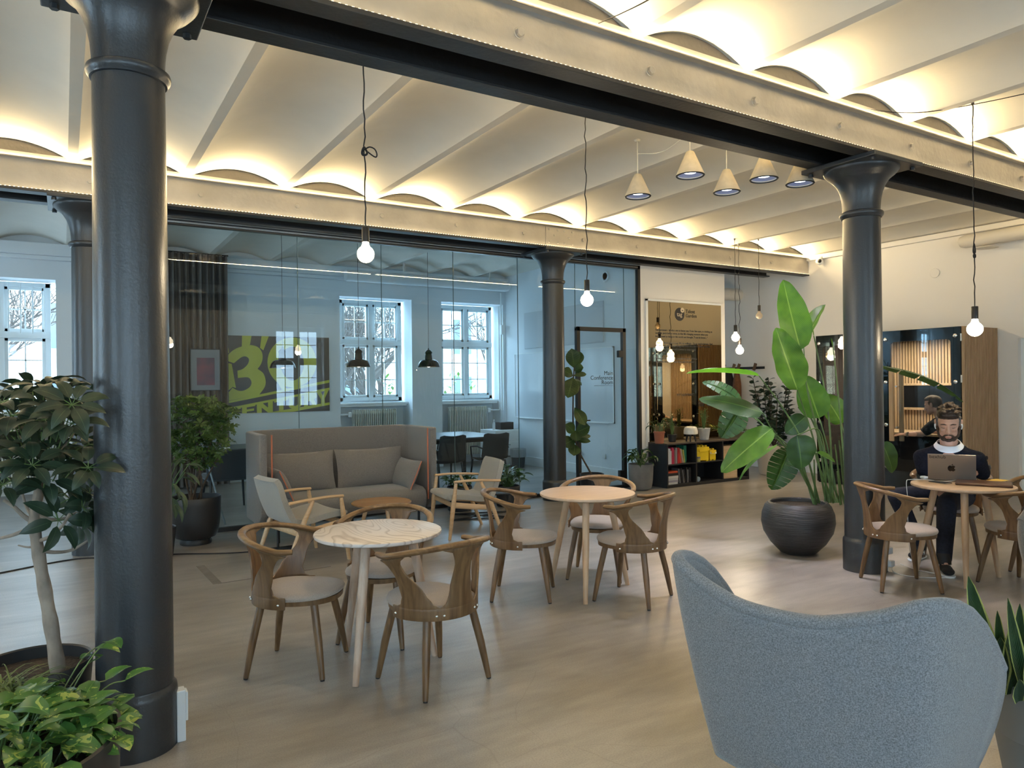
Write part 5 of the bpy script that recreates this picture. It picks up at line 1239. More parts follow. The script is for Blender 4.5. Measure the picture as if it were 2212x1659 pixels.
# ================================================================== acoustic booth
SLAT = wood('oak_slats', (.36, .24, .13), (.46, .32, .19), .55, 2, 12)
FELT = mat('dark_felt', (.030, .022, .018), .95)
BG = mat('black_glass_panel', (.008, .009, .011), .06, spec=.8)
BX, BYA, BYB, BZ, BXB = 10.10, 4.98, 7.20, 2.295, 11.55
t = thing('phone_booth', 'black acoustic booth with slatted oak sides and a glazed door, set into the right wall', 'booth', (BX, (BYA + BYB) / 2, 0)); OT = Matrix.Translation((-BX, -(BYA + BYB) / 2, 0))
def bp_(name, mb, m_, par=None, **k):
    o = mb.build(name, m_, par or t, smooth=k.get('smooth', False), bevel=k.get('bevel', 0)); o.data.transform(OT); return o
bp_('shell', MB().box(BX + .02, BXB, BYA + .02, BYA + .06, 0, BZ - .01).box(BX + .02, BXB, BYB - .06, BYB - .02, 0, BZ - .01).box(BX + .02, BXB, BYA + .02, BYB - .02, BZ - .06, BZ - .01).box(BX + .02, BXB, BYA + .02, BYB - .02, 0, .04), FELT)
sl = MB(); n = 22
for i in range(n):
    x = lerp(BX + .03, 10.99, (i + .5) / n); sl.box(x - .012, x + .012, BYA - .006, BYA + .022, .02, BZ)
bp_('slatted_side', sl, SLAT)['label'] = 'upright oak slats on the near side'
sl = MB()
for i in range(n):
    x = lerp(BX + .03, 10.99, (i + .5) / n); sl.box(x - .012, x + .012, BYB - .022, BYB + .006, .02, BZ)
bp_('slatted_side', sl, SLAT)
bp_('corner_post', MB().box(BX, BX + .035, BYA, BYA + .03, 0, BZ), SLAT)
# inner rear wall of slats with screen
bp_('rear_lining', MB().box(BXB - .04, BXB, BYA + .06, BYB - .06, .04, BZ - .06), FELT)
sl = MB(); n = 44
for i in range(n):
    y = lerp(BYA + .08, BYB - .08, (i + .5) / n); sl.box(BXB - .06, BXB - .04, y - .015, y + .015, .75, BZ - .06)
bp_('rear_slats', sl, SLAT)
bp_('lower_lining', MB().box(BXB - .08, BXB - .04, BYA + .06, BYB - .06, .04, .78), mat('grey_veined_panel', (.24, .24, .23), .6, var=.3, vscale=5, dist=1.5))
# tv
def yz(x, y, X): q = onX(x, y, X); return q.y, q.z
XT = BXB - .09; (ya, za), (yb, zb_) = yz(1962, 833, XT), yz(2052, 882, XT)
o = thing('wall_screen', 'black flat screen in an oak frame inside the booth', 'screen', (XT, (ya + yb) / 2, zb_)); f = .035; cy = (ya + yb) / 2; w = abs(ya - yb) / 2 + .09; h = za - zb_
MB().box(-.005, .02, -w, w, -.0, h).build('screen_panel', BG, o, smooth=False)
MB().box(-.02, .03, -w - f, -w, -f, h + f).box(-.02, .03, w, w + f, -f, h + f).box(-.02, .03, -w, w, -f, 0).box(-.02, .03, -w, w, h, h + f).build('oak_frame', SLAT, o, smooth=False, bevel=.003)
(yd0, zd), (yd1, _) = yz(1940, 935, 10.85), yz(2020, 935, 10.85)
o = thing('booth_desk', 'curved oak desk top inside the booth', 'desk', (10.9, 5.75, zd - .02)); pl = [(.55, -.62), (.55, 1.2), (-.25, 1.2)] + [(-.25 + .12 * sin(k / 8 * pi), 1.2 - k / 8 * 1.5) for k in range(1, 9)] + [(-.1, -.62)]
MB().prism(pl, 0, .035).build('desktop', SLAT, o, smooth=False, bevel=.004); MB().box(.3, .36, -.3, .9, -.74, 0).build('desk_support', FELT, o, smooth=False)
ZL = area('booth_light', (10.85, 6.0, 2.20), (0, 0, -1), .5, 1.2, 45, (1, .82, .60))
# front: black glass frames with round-cornered clear openings
def front(y0, y1, label, handle):
    w = y1 - y0; d = thing('booth_door', label, 'door', (BX, y0, 0)); wy, wz0, wz1, r = .095 * 1.3, .30, BZ - .16, .06
    outer = [(0, .02), (w, .02), (w, BZ), (0, BZ)]
    inner = []
    for cx_, cz_, a0 in ((w - wy - r, wz1 - r, 0), (wy + r, wz1 - r, 90), (wy + r, wz0 + r, 180), (w - wy - r, wz0 + r, 270)):
        for k in range(5): a = radians(a0 + k * 22.5); inner.append((cx_ + r * cos(a), cz_ + r * sin(a)))
    bm = bmesh.new(); vo = [bm.verts.new((0, y, z)) for y, z in outer]; vi = [bm.verts.new((0, y, z)) for y, z in inner]
    eo = [bm.edges.new((vo[i], vo[(i + 1) % 4])) for i in range(4)]; ei = [bm.edges.new((vi[i], vi[(i + 1) % len(vi)])) for i in range(len(vi))]
    bmesh.ops.triangle_fill(bm, use_beauty=True, edges=eo + ei); me = bpy.data.meshes.new('frame'); bm.to_mesh(me); bm.free(); me.materials.append(BG)
    fo = bpy.data.objects.new('door_frame', me); COL.objects.link(fo); fo.parent = d; s = fo.modifiers.new('s', 'SOLIDIFY'); s.thickness = .02; s.offset = 0
    MB().box(-.014, -.011, .0, w, .02, BZ).build('door_pane', glass_mat('booth_glass', (.80, .84, .86), 1.0, 1.6) if 'booth_glass' not in MATS else MATS['booth_glass'], d, smooth=False)
    for yy in (.062, w - .062):
        for zz in (BZ - .12, 1.56, .95, .35): MB().lathe([(.026, 0), (.026, .012), (.020, .016), (.001, .016)], n=22).build('steel_button', CHROME, d, loc=(-.016, yy, zz)).rotation_euler = (0, radians(-90), 0)
    if handle:
        for yy, zz in ((w - .16, 0), (w - .235, 0)): pass
        hy = w - .20
        MB().box(-.075, -.045, hy + .005, hy + .068, .72, 1.72).build('handle_bar', SLAT, d, smooth=False, bevel=.006); MB().box(.02, .05, hy - .085, hy - .022, .72, 1.72).build('handle_bar', SLAT, d, smooth=False, bevel=.006)
        for zz in (.92, 1.5): MB().tube([(-.06, hy - .03, zz), (.04, hy - .03, zz)], .012, 10).build('handle_pin', CHROME, d)
        for zz in (.62, 1.55, 2.1): MB().box(-.02, .02, -.012, .0, zz, zz + .10).build('hinge', WHITE, d, smooth=False)
    return d
front(BYA + .035, 6.10, 'glazed black booth door with tall oak handle, right panel', True); front(6.13, BYB - .02, 'glazed black booth panel, left of the door behind the column', False)
# ================================================================== glass conference room
DKP = mat('charcoal_plastic', (.022, .026, .030), .55)
DTOP = mat('dark_blue_grey_laminate', (.060, .075, .095), .28)
t = thing('conference_table', 'large dark conference table behind the glass', 'table', (4.7, 10.75, 0))
MB().box(-1.45, 1.40, -.72, .70, .735, .76).build('tabletop', DTOP, t, smooth=False, bevel=.003)
MB().box(-1.40, 1.35, -.68, .66, .68, .735).build('apron', BLACK, t, smooth=False)
for sx in (-1.38, 1.33):
    for sy in (-.66, .64): MB().box(sx - .03, sx + .03, sy - .03, sy + .03, 0, .70).build('leg', BLACK, t, smooth=False)
def shell_chair(label, loc, rz):
    t = thing('shell_chair', label, 'chair', loc, rz, 'charcoal chairs at the conference table')
    side = spline([(.22, 0, .44), (.10, 0, .445), (-.10, 0, .43), (-.19, 0, .47), (-.23, 0, .60), (-.27, 0, .80), (-.285, 0, .84)], 4); rows = []; n = len(side)
    for i, p in enumerate(side):
        w = interp([0, .1, .5, .85, 1], [.20, .225, .23, .22, .16], i / (n - 1)); rows.append([Vector((p.x + .02 * (v / 4) ** 2 * (i > n * .5), w * v / 4, p.z + .015 * (v / 4) ** 2)) for v in range(-4, 5)])
    MB().grid(rows).build('seat_shell', DKP, t, solid=.012, bevel=.004)
    for sx, s in ((.17, 1), (-.15, -1)):
        for sy in (-.2, .2): MB().tube([(sx, sy, .43), (sx + s * .06, sy * 1.12, 0)], [.017, .012], 8).build('leg', BLACK, t)
    for sy in (-1, 1): MB().tube([(.16, sy * .215, .43), (.13, sy * .25, .63), (-.10, sy * .25, .65), (-.22, sy * .225, .62)], .012, 8).build('armrest', BLACK, t)
    return t
q1 = onZ(1052, 985, .55); c0 = shell_chair('charcoal shell chair at the conference table, rightmost of the near side', (5.62, 9.78, 0), radians(88))
dup(c0, (4.86, 9.78, 0), radians(92), 'charcoal shell chair at the conference table, next to the sofa back')
dup(c0, (5.35, 11.65, 0), radians(-90), 'charcoal shell chair on the window side of the conference table')
dup(c0, (3.9, 9.78, 0), radians(90), 'charcoal shell chair hidden mostly by the sofa')
t = thing('work_table', 'dark work table at the left behind the glass, by the curtain', 'table', (1.85, 10.7, 0))
MB().box(-.85, .62, -.42, .42, .735, .76).build('tabletop', DTOP, t, smooth=False, bevel=.003)
for sx in (-.8, .57):
    for sy in (-.38, .38): MB().box(sx - .02, sx + .02, sy - .02, sy + .02, 0, .735).build('leg', BLACK, t, smooth=False)
tag(MB().box(-.10, .12, -.012, .012, 0, .014).build('marker_pen', WHITE, smooth=False, loc=(1.80, 10.42, .76)), 'white marker lying on the left work table', 'pen')
t = thing('upholstered_chair', 'dark fabric chair with its back to the glass, left of the sofa', 'chair', (1.80, 9.95, 0), radians(92))
DKF = fabric('dark_blue_fabric', (.030, .036, .045), .3, 200)
MB().box(-.27, -.20, -.30, .30, .42, .80).build('backrest', DKF, t, smooth=True, bevel=.03); MB().box(-.22, .26, -.28, .28, .40, .48).build('seat', DKF, t, bevel=.03)
for sx in (-.2, .22):
    for sy in (-.24, .24): MB().tube([(sx, sy, .42), (sx * 1.15, sy * 1.1, 0)], [.018, .012], 8).build('leg', BLACK, t)
a, b = onZ(487, 1133), px(463, 1060, 9.0)
t = thing('flipchart_stand', 'thin grey slanting stand leg behind the glass near the black pot', 'stand', (a.x, a.y, 0)); MB().tube([(0, 0, 0), (-.22, .18, .95)], .011, 8).build('leg', mat('grey_metal', (.25, .27, .28), .4, .6), t)
MB().tube([(-.45, .0, 0), (-.24, .18, .95)], .011, 8).build('leg', MATS['grey_metal'], t); MB().box(-.55, .05, .17, .19, .95, 1.0).build('cross_bar', MATS['grey_metal'], t, smooth=False)
# curtain
CUR = mat('taupe_curtain', (.145, .115, .095), .92, var=.15, vscale=14, stretch=(1, 1, .05))
t = thing('curtain', 'tall taupe pleated curtain behind the glass at the left', 'curtain', (1.45, 12.45, 0)); rows = []
for z in (.02, 1.2, 2.4, 3.52, 3.72):
    rows.append([Vector((-.75 + 1.58 * j / 160, .045 * sin(j * .62) + .018 * sin(j * 1.37 + z), z)) for j in range(161)])
MB().grid(rows).build('drape', CUR, t); MB().tube([(-.8, 0, 3.73), (.85, 0, 3.73)], .012, 8).build('rail', BLACK, t)
# framed print in front of the curtain
q0, q1 = onY(412, 755, 12.34), onY(475, 842, 12.34)
t = thing('framed_print', 'small framed print of red and purple shapes hanging before the curtain', 'picture', (q0.x, 12.34, q1.z)); w, h = q1.x - q0.x, q0.z - q1.z
MB().box(0, w, 0, .02, 0, h).build('mat_board', mat('print_mount', (.22, .22, .23), .6), t, smooth=False)
MB().box(-.012, 0, -.01, .02, -.012, h + .012).box(w, w + .012, -.01, .02, -.012, h + .012).box(0, w, -.01, .02, h, h + .012).box(0, w, -.01, .02, -.012, 0).build('frame', BLACK, t, smooth=False)
MB().box(w * .2, w * .82, -.004, 0, h * .12, h * .80).build('picture_field', mat('print_ink', (.06, .05, .08), .5, col2=(.28, .07, .09), vscale=3.5), t, smooth=False)
# big yellow and grey painted panel "30 CENTURY"
PXL, PXR, PZ0, PZ1, PY = 2.20, 4.04, 1.150, 2.455, 12.718
t = thing('painted_panel', 'large grey panel painted with yellow lettering reading 30 CENTURY behind the glass', 'painting', (PXL, PY, PZ0)); PW, PH = PXR - PXL, PZ1 - PZ0
PG = mat('panel_grey', (.060, .050, .042), .35, var=.15, vscale=4); PYL = mat('panel_yellow', (.52, .52, .045), .35)
MB().box(0, PW, -.0, .03, 0, PH).build('panel_board', PG, t, smooth=False)
def pc(x, y):    # panel coordinates from a 1000-grid
    u = (x - 120) / (1998 - 120); top = lerp(172, 232, u); bot = lerp(1560, 1515, u)
    return (u * PW, (bot - y) / (bot - top) * PH)
def poly(pts, m_=None, y=-.002, nm='yellow_shape'):
    P = [pc(*p) for p in pts]; P = [(min(PW, max(0, a)), min(PH, max(0, b))) for a, b in P]
    bm = bmesh.new(); vs = [bm.verts.new((a, y, b)) for a, b in P]
    es = [bm.edges.new((vs[i], vs[(i + 1) % len(vs)])) for i in range(len(vs))]; bmesh.ops.triangle_fill(bm, use_beauty=True, edges=es)
    me = bpy.data.meshes.new(nm); bm.to_mesh(me); bm.free(); me.materials.append(m_ or PYL); o = bpy.data.objects.new(nm, me); COL.objects.link(o); o.parent = t
    s = o.modifiers.new('s', 'SOLIDIFY'); s.thickness = .0015; s.offset = 0
def sm(pts, n=4): return [(v.x, v.y) for v in spline([(x, y, 0) for x, y in pts], n)]
poly([(484, 182), (640, 185), (612, 345), (478, 372)]); poly([(808, 192), (930, 197), (835, 445), (780, 400)]); poly([(228, 176), (270, 480), (190, 580)]); poly([(190, 645), (310, 680), (375, 1105), (320, 1085), (260, 1145), (178, 820)])
three = sm([(190, 610), (300, 470), (430, 390), (600, 350), (740, 385), (810, 480), (820, 590), (790, 690), (735, 770)]) + sm([(735, 770), (830, 850), (868, 980), (850, 1090), (760, 1222)]) + [(235, 1332), (178, 1278), (320, 1100)] + \
    sm([(320, 1100), (410, 1150), (500, 1150), (600, 1090), (632, 1010), (600, 935), (540, 915), (408, 928)]) + [(402, 800)] + sm([(402, 800), (490, 770), (570, 690), (595, 610), (570, 565), (520, 548), (460, 570), (400, 620), (345, 668)])
poly(three)
n = 36; ro = [(1332 + 430 * cos(a * 2 * pi / n), 660 + 440 * sin(a * 2 * pi / n)) for a in range(n)]; ri = [(1332 + 205 * cos(a * 2 * pi / n), 680 + 300 * sin(a * 2 * pi / n)) for a in range(n)]
mbz = MB()
for i in range(n):
    j = (i + 1) % n; a, b, c, d = pc(*ro[i]), pc(*ro[j]), pc(*ri[j]), pc(*ri[i])
    P = [(u, v) for u, v in (a, b, c, d)]; mbz.prism(P[::-1], 0, .0015, Matrix(((1, 0, 0, 0), (0, 0, -1, -.0005), (0, 1, 0, 0), (0, 0, 0, 1))))
mbz.build('yellow_zero', PYL, t, smooth=False)
poly([(120, 1362), (1000, 1170), (1998, 972), (1998, 1020), (1000, 1215), (120, 1400)])
poly([(120, 1400), (1000, 1215), (1998, 1020), (1998, 1105), (1300, 1245), (270, 1448), (120, 1470)], PG, -.003, 'grey_band')
poly([(270, 1450), (1998, 1108), (1998, 1150), (320, 1480)]); poly([(900, 1560), (1998, 1365), (1998, 1408), (1340, 1528), (1180, 1560)])
poly([(1055, 975), (1110, 985), (1240, 1130), (1200, 1180), (1130, 1120)], PYL, -.004)
poly([(1205, 1180), (1260, 1165), (1640, 1085), (1850, 1110), (1700, 1150), (1220, 1262)], INK, -.004, 'black_shape')
# the word CENTURY in slanting block letters
def glyph(strokes, x0, x1, yt0, yt1, yb0, yb1):
    for s in strokes:
        poly([(lerp(x0, x1, u), lerp(lerp(yt0, yt1, u), lerp(yb0, yb1, u), v)) for u, v in s], PYL, -.0035, 'yellow_letter')
GL = {'C': [[(0, 0), (1, 0), (1, .22), (.32, .22), (.32, .78), (1, .78), (1, 1), (0, 1)]], 'E': [[(0, 0), (1, 0), (1, .2), (.35, .2), (.35, .4), (.9, .4), (.9, .6), (.35, .6), (.35, .8), (1, .8), (1, 1), (0, 1)]],
      'N': [[(0, 0), (.3, 0), (.7, .55), (.7, 0), (1, 0), (1, 1), (.7, 1), (.3, .45), (.3, 1), (0, 1)]], 'T': [[(0, 0), (1, 0), (1, .22), (.66, .22), (.66, 1), (.34, 1), (.34, .22), (0, .22)]],
      'U': [[(0, 0), (.3, 0), (.3, .7), (.5, .8), (.7, .7), (.7, 0), (1, 0), (1, .8), (.7, 1), (.3, 1), (0, .8)]], 'R': [[(0, 0), (.8, 0), (1, .15), (1, .4), (.8, .55), (1, 1), (.68, 1), (.5, .6), (.3, .6), (.3, 1), (0, 1)]],
      'Y': [[(0, 0), (.32, 0), (.5, .38), (.68, 0), (1, 0), (.65, .6), (.65, 1), (.35, 1), (.35, .6)]]}
xa = [(300, 450, 'C'), (470, 690, 'E'), (715, 985, 'N'), (1010, 1250, 'T'), (1265, 1490, 'U'), (1530, 1760, 'R'), (1755, 1990, 'Y')]
for x0, x1, g in xa:
    tp = lambda x: lerp(1462, 1130, (x - 270) / 1728); bt = lambda x: lerp(1640, 1385, (x - 270) / 1728); glyph(GL[g], x0, x1, tp(x0), tp(x1), bt(x0), bt(x1))
# whiteboard, wall panels, radiators, cabinet, bin ...
t = thing('whiteboard', 'wide whiteboard on the side wall of the glass room', 'whiteboard', (7.745, 9.28, .92)); MB().box(-.02, -.005, 0, 3.08, 0, 1.28).build('board', mat('whiteboard_surface', (.66, .70, .74), .15), t, smooth=False)
fr = MB()
for b_ in ((0, 3.08, -.0, .02), (0, 3.08, 1.26, 1.28), (0, .02, 0, 1.28), (3.06, 3.08, 0, 1.28)): fr.box(-.028, -.0, *b_)
fr.build('frame', WHITE, t, smooth=False); MB().box(-.06, -.02, .1, 2.9, -.005, .006).build('pen_tray', WHITE, t, smooth=False)
tag(MB().box(7.725, 7.748, 9.55, 12.0, 2.28, 2.98).build('acoustic_panel', mat('grey_acoustic_panel', (.60, .63, .66), .9), smooth=False, bevel=.006), 'large pale acoustic panel above the whiteboard', 'panel')
q = onX(1309, 597, 7.75); t = thing('round_vent', 'round white vent valve high on the glass room side wall', 'vent', (7.745, q.y, q.z)); o = MB().lathe([(.001, .02), (.06, .02), (.062, .0)], n=28).build('valve', WHITE, t); o.rotation_euler = (0, radians(-90), 0)
o = MB().lathe([(.072, .02), (.085, .022), (.095, .01), (.1, 0)], n=32).build('ring', SOCKM, t); o.rotation_euler = (0, radians(-90), 0); o = MB().lathe([(.062, .012), (.072, .012)], n=28).build('gap', BLKP, t); o.rotation_euler = (0, radians(-90), 0)
RAD = mat('cream_radiator_enamel', (.62, .62, .54), .45)
def radiator(label, x0, x1, y=12.90, side=1):
    t = thing('radiator', label, 'radiator', ((x0 + x1) / 2, y, 0), group='radiators under the windows'); w = (x1 - x0) / 2; n = int(2 * w / .036); b = MB()
    for i in range(n): x = lerp(-w, w, (i + .5) / n); b.box(x - .009, x + .009, -.055, .055, .18, 1.15)
    b.build('fins', RAD, t, smooth=False, bevel=.005); MB().box(-w, w, -.03, .03, .21, .26).box(-w, w, -.03, .03, 1.07, 1.12).build('header', RAD, t, smooth=False)
    s = side; MB().tube([(s * w, 0, 1.06), (s * (w + .30), 0, 1.06), (s * (w + .32), 0, 1.08), (s * (w + .32), 0, 1.6 if s < 0 else 3.2)][:3 if s < 0 else 4], .017, 10).lathe([(.001, -.05), (.035, -.04), (.04, 0), (.035, .04), (.001, .05)], (s * (w + .05), -.03, 1.06), 16).build('pipe_and_valve', WHITE, t)
    for sx in (-w + .05, w - .05): MB().box(sx - .02, sx + .02, -.02, .02, 0, .2).build('foot', RAD, t, smooth=False)
radiator('ribbed cream radiator under the left conference room window', 4.52, 5.38, side=-1); radiator('ribbed cream radiator under the right conference room window', 6.50, 7.36); radiator('ribbed cream radiator under the window far left', -1.38, -.30, side=-1)
t = thing('heating_pipe', 'white vertical heating pipe beside the right-hand window', 'pipe', (7.62, 12.70, 0)); MB().tube([(0, 0, 1.06), (0, 0, 3.45)], .02, 12).build('pipe', WHITE, t); MB().box(-.02, .07, -.045, .04, 2.60, 2.80).build('motion_detector', WHITE, t, smooth=False, bevel=.01)
t = thing('round_duct', 'white round duct under the ceiling of the glass room', 'duct', (6.9, 12.25, 3.52)); MB().tube([(-2.7, 0, .0), (.55, 0, 0), (.62, 0, 0), (.66, 0, 0)], [.10, .10, .085, .03], 24).build('duct_pipe', mat('white_duct', (.72, .75, .77), .5), t)
for xx in (-1.6, .2): MB().box(xx - .015, xx + .015, -.01, .01, .09, .3).build('hanger', SOCKM, t, smooth=False)
t = thing('file_cabinet', 'low white drawer cabinet in the far corner of the glass room', 'cabinet', (7.32, 12.25, 0)); MB().box(-.30, .24, -.3, .3, .02, .705).build('body', WHITE, t, smooth=False, bevel=.006)
for z in (.06, .28, .50): d_2 = MB().box(-.28, .22, -.315, -.30, z, z + .19).build('drawer', WHITE, t, smooth=False, bevel=.003); MB().box(-.08, .02, -.325, -.315, z + .13, z + .15).build('handle', CHROME, d_2, smooth=False)
tag(MB().box(-.14, .16, -.1, .1, 0, .14).build('black_box', BLKP, smooth=False, loc=(7.36, 12.2, .705)), 'black open box of pens on the white cabinet', 'box')
t = thing('spray_bottle', 'slim white dispenser bottle on the white cabinet', 'bottle', (7.10, 12.15, .705)); MB().lathe([(.001, 0), (.026, 0), (.028, .01), (.028, .12), (.012, .15)], n=20).build('bottle_body', SOCKM, t); MB().lathe([(.010, .15), (.010, .19), (.016, .19), (.016, .20), (.001, .20)], n=16).build('pump', WHITE, t)
t = thing('waste_bin', 'grey waste bin with a clear plastic bag in the glass room corner', 'bin', (7.38, 11.72, 0)); MB().lathe([(.001, 0), (.115, 0), (.145, .33), (.15, .34), (.138, .33), (.11, .01)], n=32).build('bin_body', mat('dark_grey_plastic', (.06, .065, .07), .5), t)
MB().lathe([(.152, .20), (.156, .29), (.153, .35), (.146, .36), (.135, .30)], n=18, cap=False).build('bag', mat('milky_plastic', (.45, .48, .50), .25, trans=.4), t, ang=10)
# cables on the floor
tag(MB().tube(spline([(-1.6, 7.55, .006), (-.7, 7.62, .006), (.0, 7.9, .006), (.35, 7.80, .006), (.9, 7.58, .006), (1.3, 7.35, .006), (1.62, 7.25, .006)], 10), .006, 6).build('floor_cable', CORD), 'black cable lying on the floor behind the left column', 'cable')
# ================================================================== outside
t = thing('outdoor_ground', 'pale ground outside the windows', 'ground', (3, 40, 0)); t['kind'] = 'structure'
MB().box(-60, 60, -26, 40, -1.2, -1.0).build('ground_plane', mat('pale_paving', (.38, .38, .38), .9), t, smooth=False)
FAC = mat('pale_facade', (.42, .40, .36), .9, var=.1, vscale=1); WD = mat('dark_pane', (.05, .07, .09), .2)
t = thing('street_building', 'pale building across the street seen through the windows', 'building', (6, 34, -1)); MB().box(-30, 30, 0, 6, 0, 9).build('facade', FAC, t, smooth=False)
for i in range(-9, 10):
    for z in (1.2, 4.2): 
        f = MB().box(i * 3 - .5, i * 3 + .5, -.05, .05, z, z + 1.8).build('window', WD, t, smooth=False)
def tree(label, x, y, seed, h=7.0):
    random.seed(seed); t = thing('bare_tree', label, 'tree', (x, y, -1), group='bare trees outside'); mb = MB()
    def grow(p, d, L_, r, lv):
        n = 4; pts = [p]; q = p.copy(); dd = d.copy()
        for k in range(n):
            dd = (dd + Vector((rnd(-.22, .22), rnd(-.22, .22), rnd(-.05, .15)))).normalized(); q = q + dd * L_ / n; pts.append(q.copy())
        mb.tube(pts, [lerp(r, r * .6, k / n) for k in range(n + 1)], 4 if lv else 8, caps=False)
        if lv < 5:
            for k in range(4 if lv < 3 else 3):
                s = pts[random.randint(2, n)]; e = (dd + Vector((rnd(-1, 1), rnd(-1, 1), rnd(-.35, .7)))).normalized(); grow(s, e, L_ * rnd(.6, .85), max(.009, r * .52), lv + 1)
    grow(Vector((0, 0, 0)), Vector((0, 0, 1)), h * .34, .17, 0)
    mb.build('branches', mat('winter_bark', (.050, .040, .033), .9), t)
for i, (x, y, lb) in enumerate(((6.6, 16.8, 'bare branching tree outside the left conference room window'), (10.2, 17.4, 'bare branching tree outside the right conference room window'), (-1.4, 17.5, 'bare branching tree outside the far left window'), (8.3, 19.5, 'bare tree further off outside the right window'))): tree(lb, x, y, 40 + i)
random.seed(77); t = thing('evergreen_hedge', 'clipped green hedge outside the windows', 'hedge', (6, 22, -1)); mb = MB()
for k in range(1500):
    p = Vector((rnd(-1.6, 6), rnd(-.4, .4), rnd(.2, 2.9))); leaf(mb, p, (rnd(-1, 1), rnd(-1, .2), rnd(-.3, 1)), .22, .12, .4, .1, ns=2)
mb.build('foliage', LF_MID, t, ang=180)['kind'] = 'stuff'
t = thing('parked_car', 'pale car parked outside the right conference room window', 'car', (11.6, 20.0, -1), radians(0)); CARP = mat('white_car_paint', (.66, .68, .70), .25, coat=.5)
pf = [(-2.1, .35), (-2.1, .8), (-1.9, .95), (-1.1, 1.02), (-.5, 1.42), (.9, 1.45), (1.6, 1.05), (2.05, .98), (2.15, .7), (2.1, .35)]
MX = Matrix(((1, 0, 0, 0), (0, 0, -1, .8), (0, 1, 0, 0), (0, 0, 0, 1))); MB().prism(pf, 0, 1.6, MX).build('car_body', CARP, t, smooth=False, bevel=.06)
MB().prism([(-.98, 1.04), (-.47, 1.37), (.82, 1.39), (1.35, 1.06)], -.01, 1.61, MX).build('side_window', WD, t, smooth=False)
for x in (-1.35, 1.35):
    for y in (-.78, .62): MB().tube([(x, y, .33), (x, y + .2, .33)], .33, 24).build('wheel', BLKP, t)
# third beam bay: same beam behind the viewer, unseen from here except in reflections
# ================================================================== things on the laptop table, people
def remesh(name, mb, mtls, parent, voxel, smooth=3, fn=None):
    o = mb.build('tmp', mtls, None); o.modifiers.clear(); m1 = o.modifiers.new('r', 'REMESH'); m1.mode = 'VOXEL'; m1.voxel_size = voxel; m1.use_smooth_shade = True
    m2 = o.modifiers.new('s', 'SMOOTH'); m2.iterations = smooth; m2.factor = .5
    dg = bpy.context.evaluated_depsgraph_get(); me = bpy.data.meshes.new_from_object(o.evaluated_get(dg)); bpy.data.objects.remove(o)
    me.name = name; me.materials.clear(); [me.materials.append(q) for q in (mtls if isinstance(mtls, list) else [mtls])]
    if fn:
        for v in me.vertices: v.co = fn(v.co)
    me.polygons.foreach_set('use_smooth', [True] * len(me.polygons)); me.polygons.foreach_set('material_index', [0] * len(me.polygons))
    q = bpy.data.objects.new(name, me); COL.objects.link(q); q.parent = parent; return q
def cap(mb, pts, rs, n=14):     # chain of tapered capsules
    P = [Vector(p) for p in pts]
    for i in range(len(P) - 1):
        a, b = P[i], P[i + 1]; d = (b - a); L_ = d.length; u = d.normalized() if L_ > 1e-6 else Vector((0, 0, 1)); ra, rb = rs[i], rs[i + 1]
        mb.tube([a - u * ra * .86, a - u * ra * .5, a, b, b + u * rb * .5, b + u * rb * .86], [ra * .5, ra * .86, ra, rb, rb * .86, rb * .5], n)
def ell(mb, c, r, rot=None): mb.ball(c, r, 20, 14, M=rot)
def skin_mat(name, base, stub=None, hair_line=None):
    M = mat(name, base, .5, var=.10, vscale=18, spec=.35); b = M.node_tree.nodes['Principled BSDF']; b.inputs['Subsurface Weight'].default_value = .08; b.inputs['Subsurface Radius'].default_value = (.02, .008, .004); return M
SKIN = skin_mat('skin_fair', (.56, .33, .24)); SKIN2 = skin_mat('skin_fair_booth', (.50, .29, .20)); LIPM = mat('lip', (.38, .15, .12), .45)
HAIR = mat('brown_hair', (.034, .021, .013), .6, var=.5, vscale=60, stretch=(1, 1, .3), bump=.004, bscale=90); HAIRG = mat('greying_side_hair', (.13, .11, .095), .75, var=.45, vscale=130, bump=.002, bscale=150)
BEARD = mat('dark_beard', (.060, .035, .022), .85, var=.5, vscale=120, bump=.003, bscale=150); EYEW = mat('eye_white', (.55, .50, .48), .2); IRIS = mat('iris', (.05, .05, .05), .15)
KNIT = mat('navy_knit', (.008, .010, .017), .95, var=.25, vscale=60, bump=.0015, bscale=120, spec=.15); TEE = mat('white_tee', (.72, .75, .80), .85); DENIM = mat('dark_denim', (.010, .014, .028), .9, var=.3, vscale=50, bump=.001, bscale=200)
BTEE = mat('black_tee', (.012, .012, .013), .9)
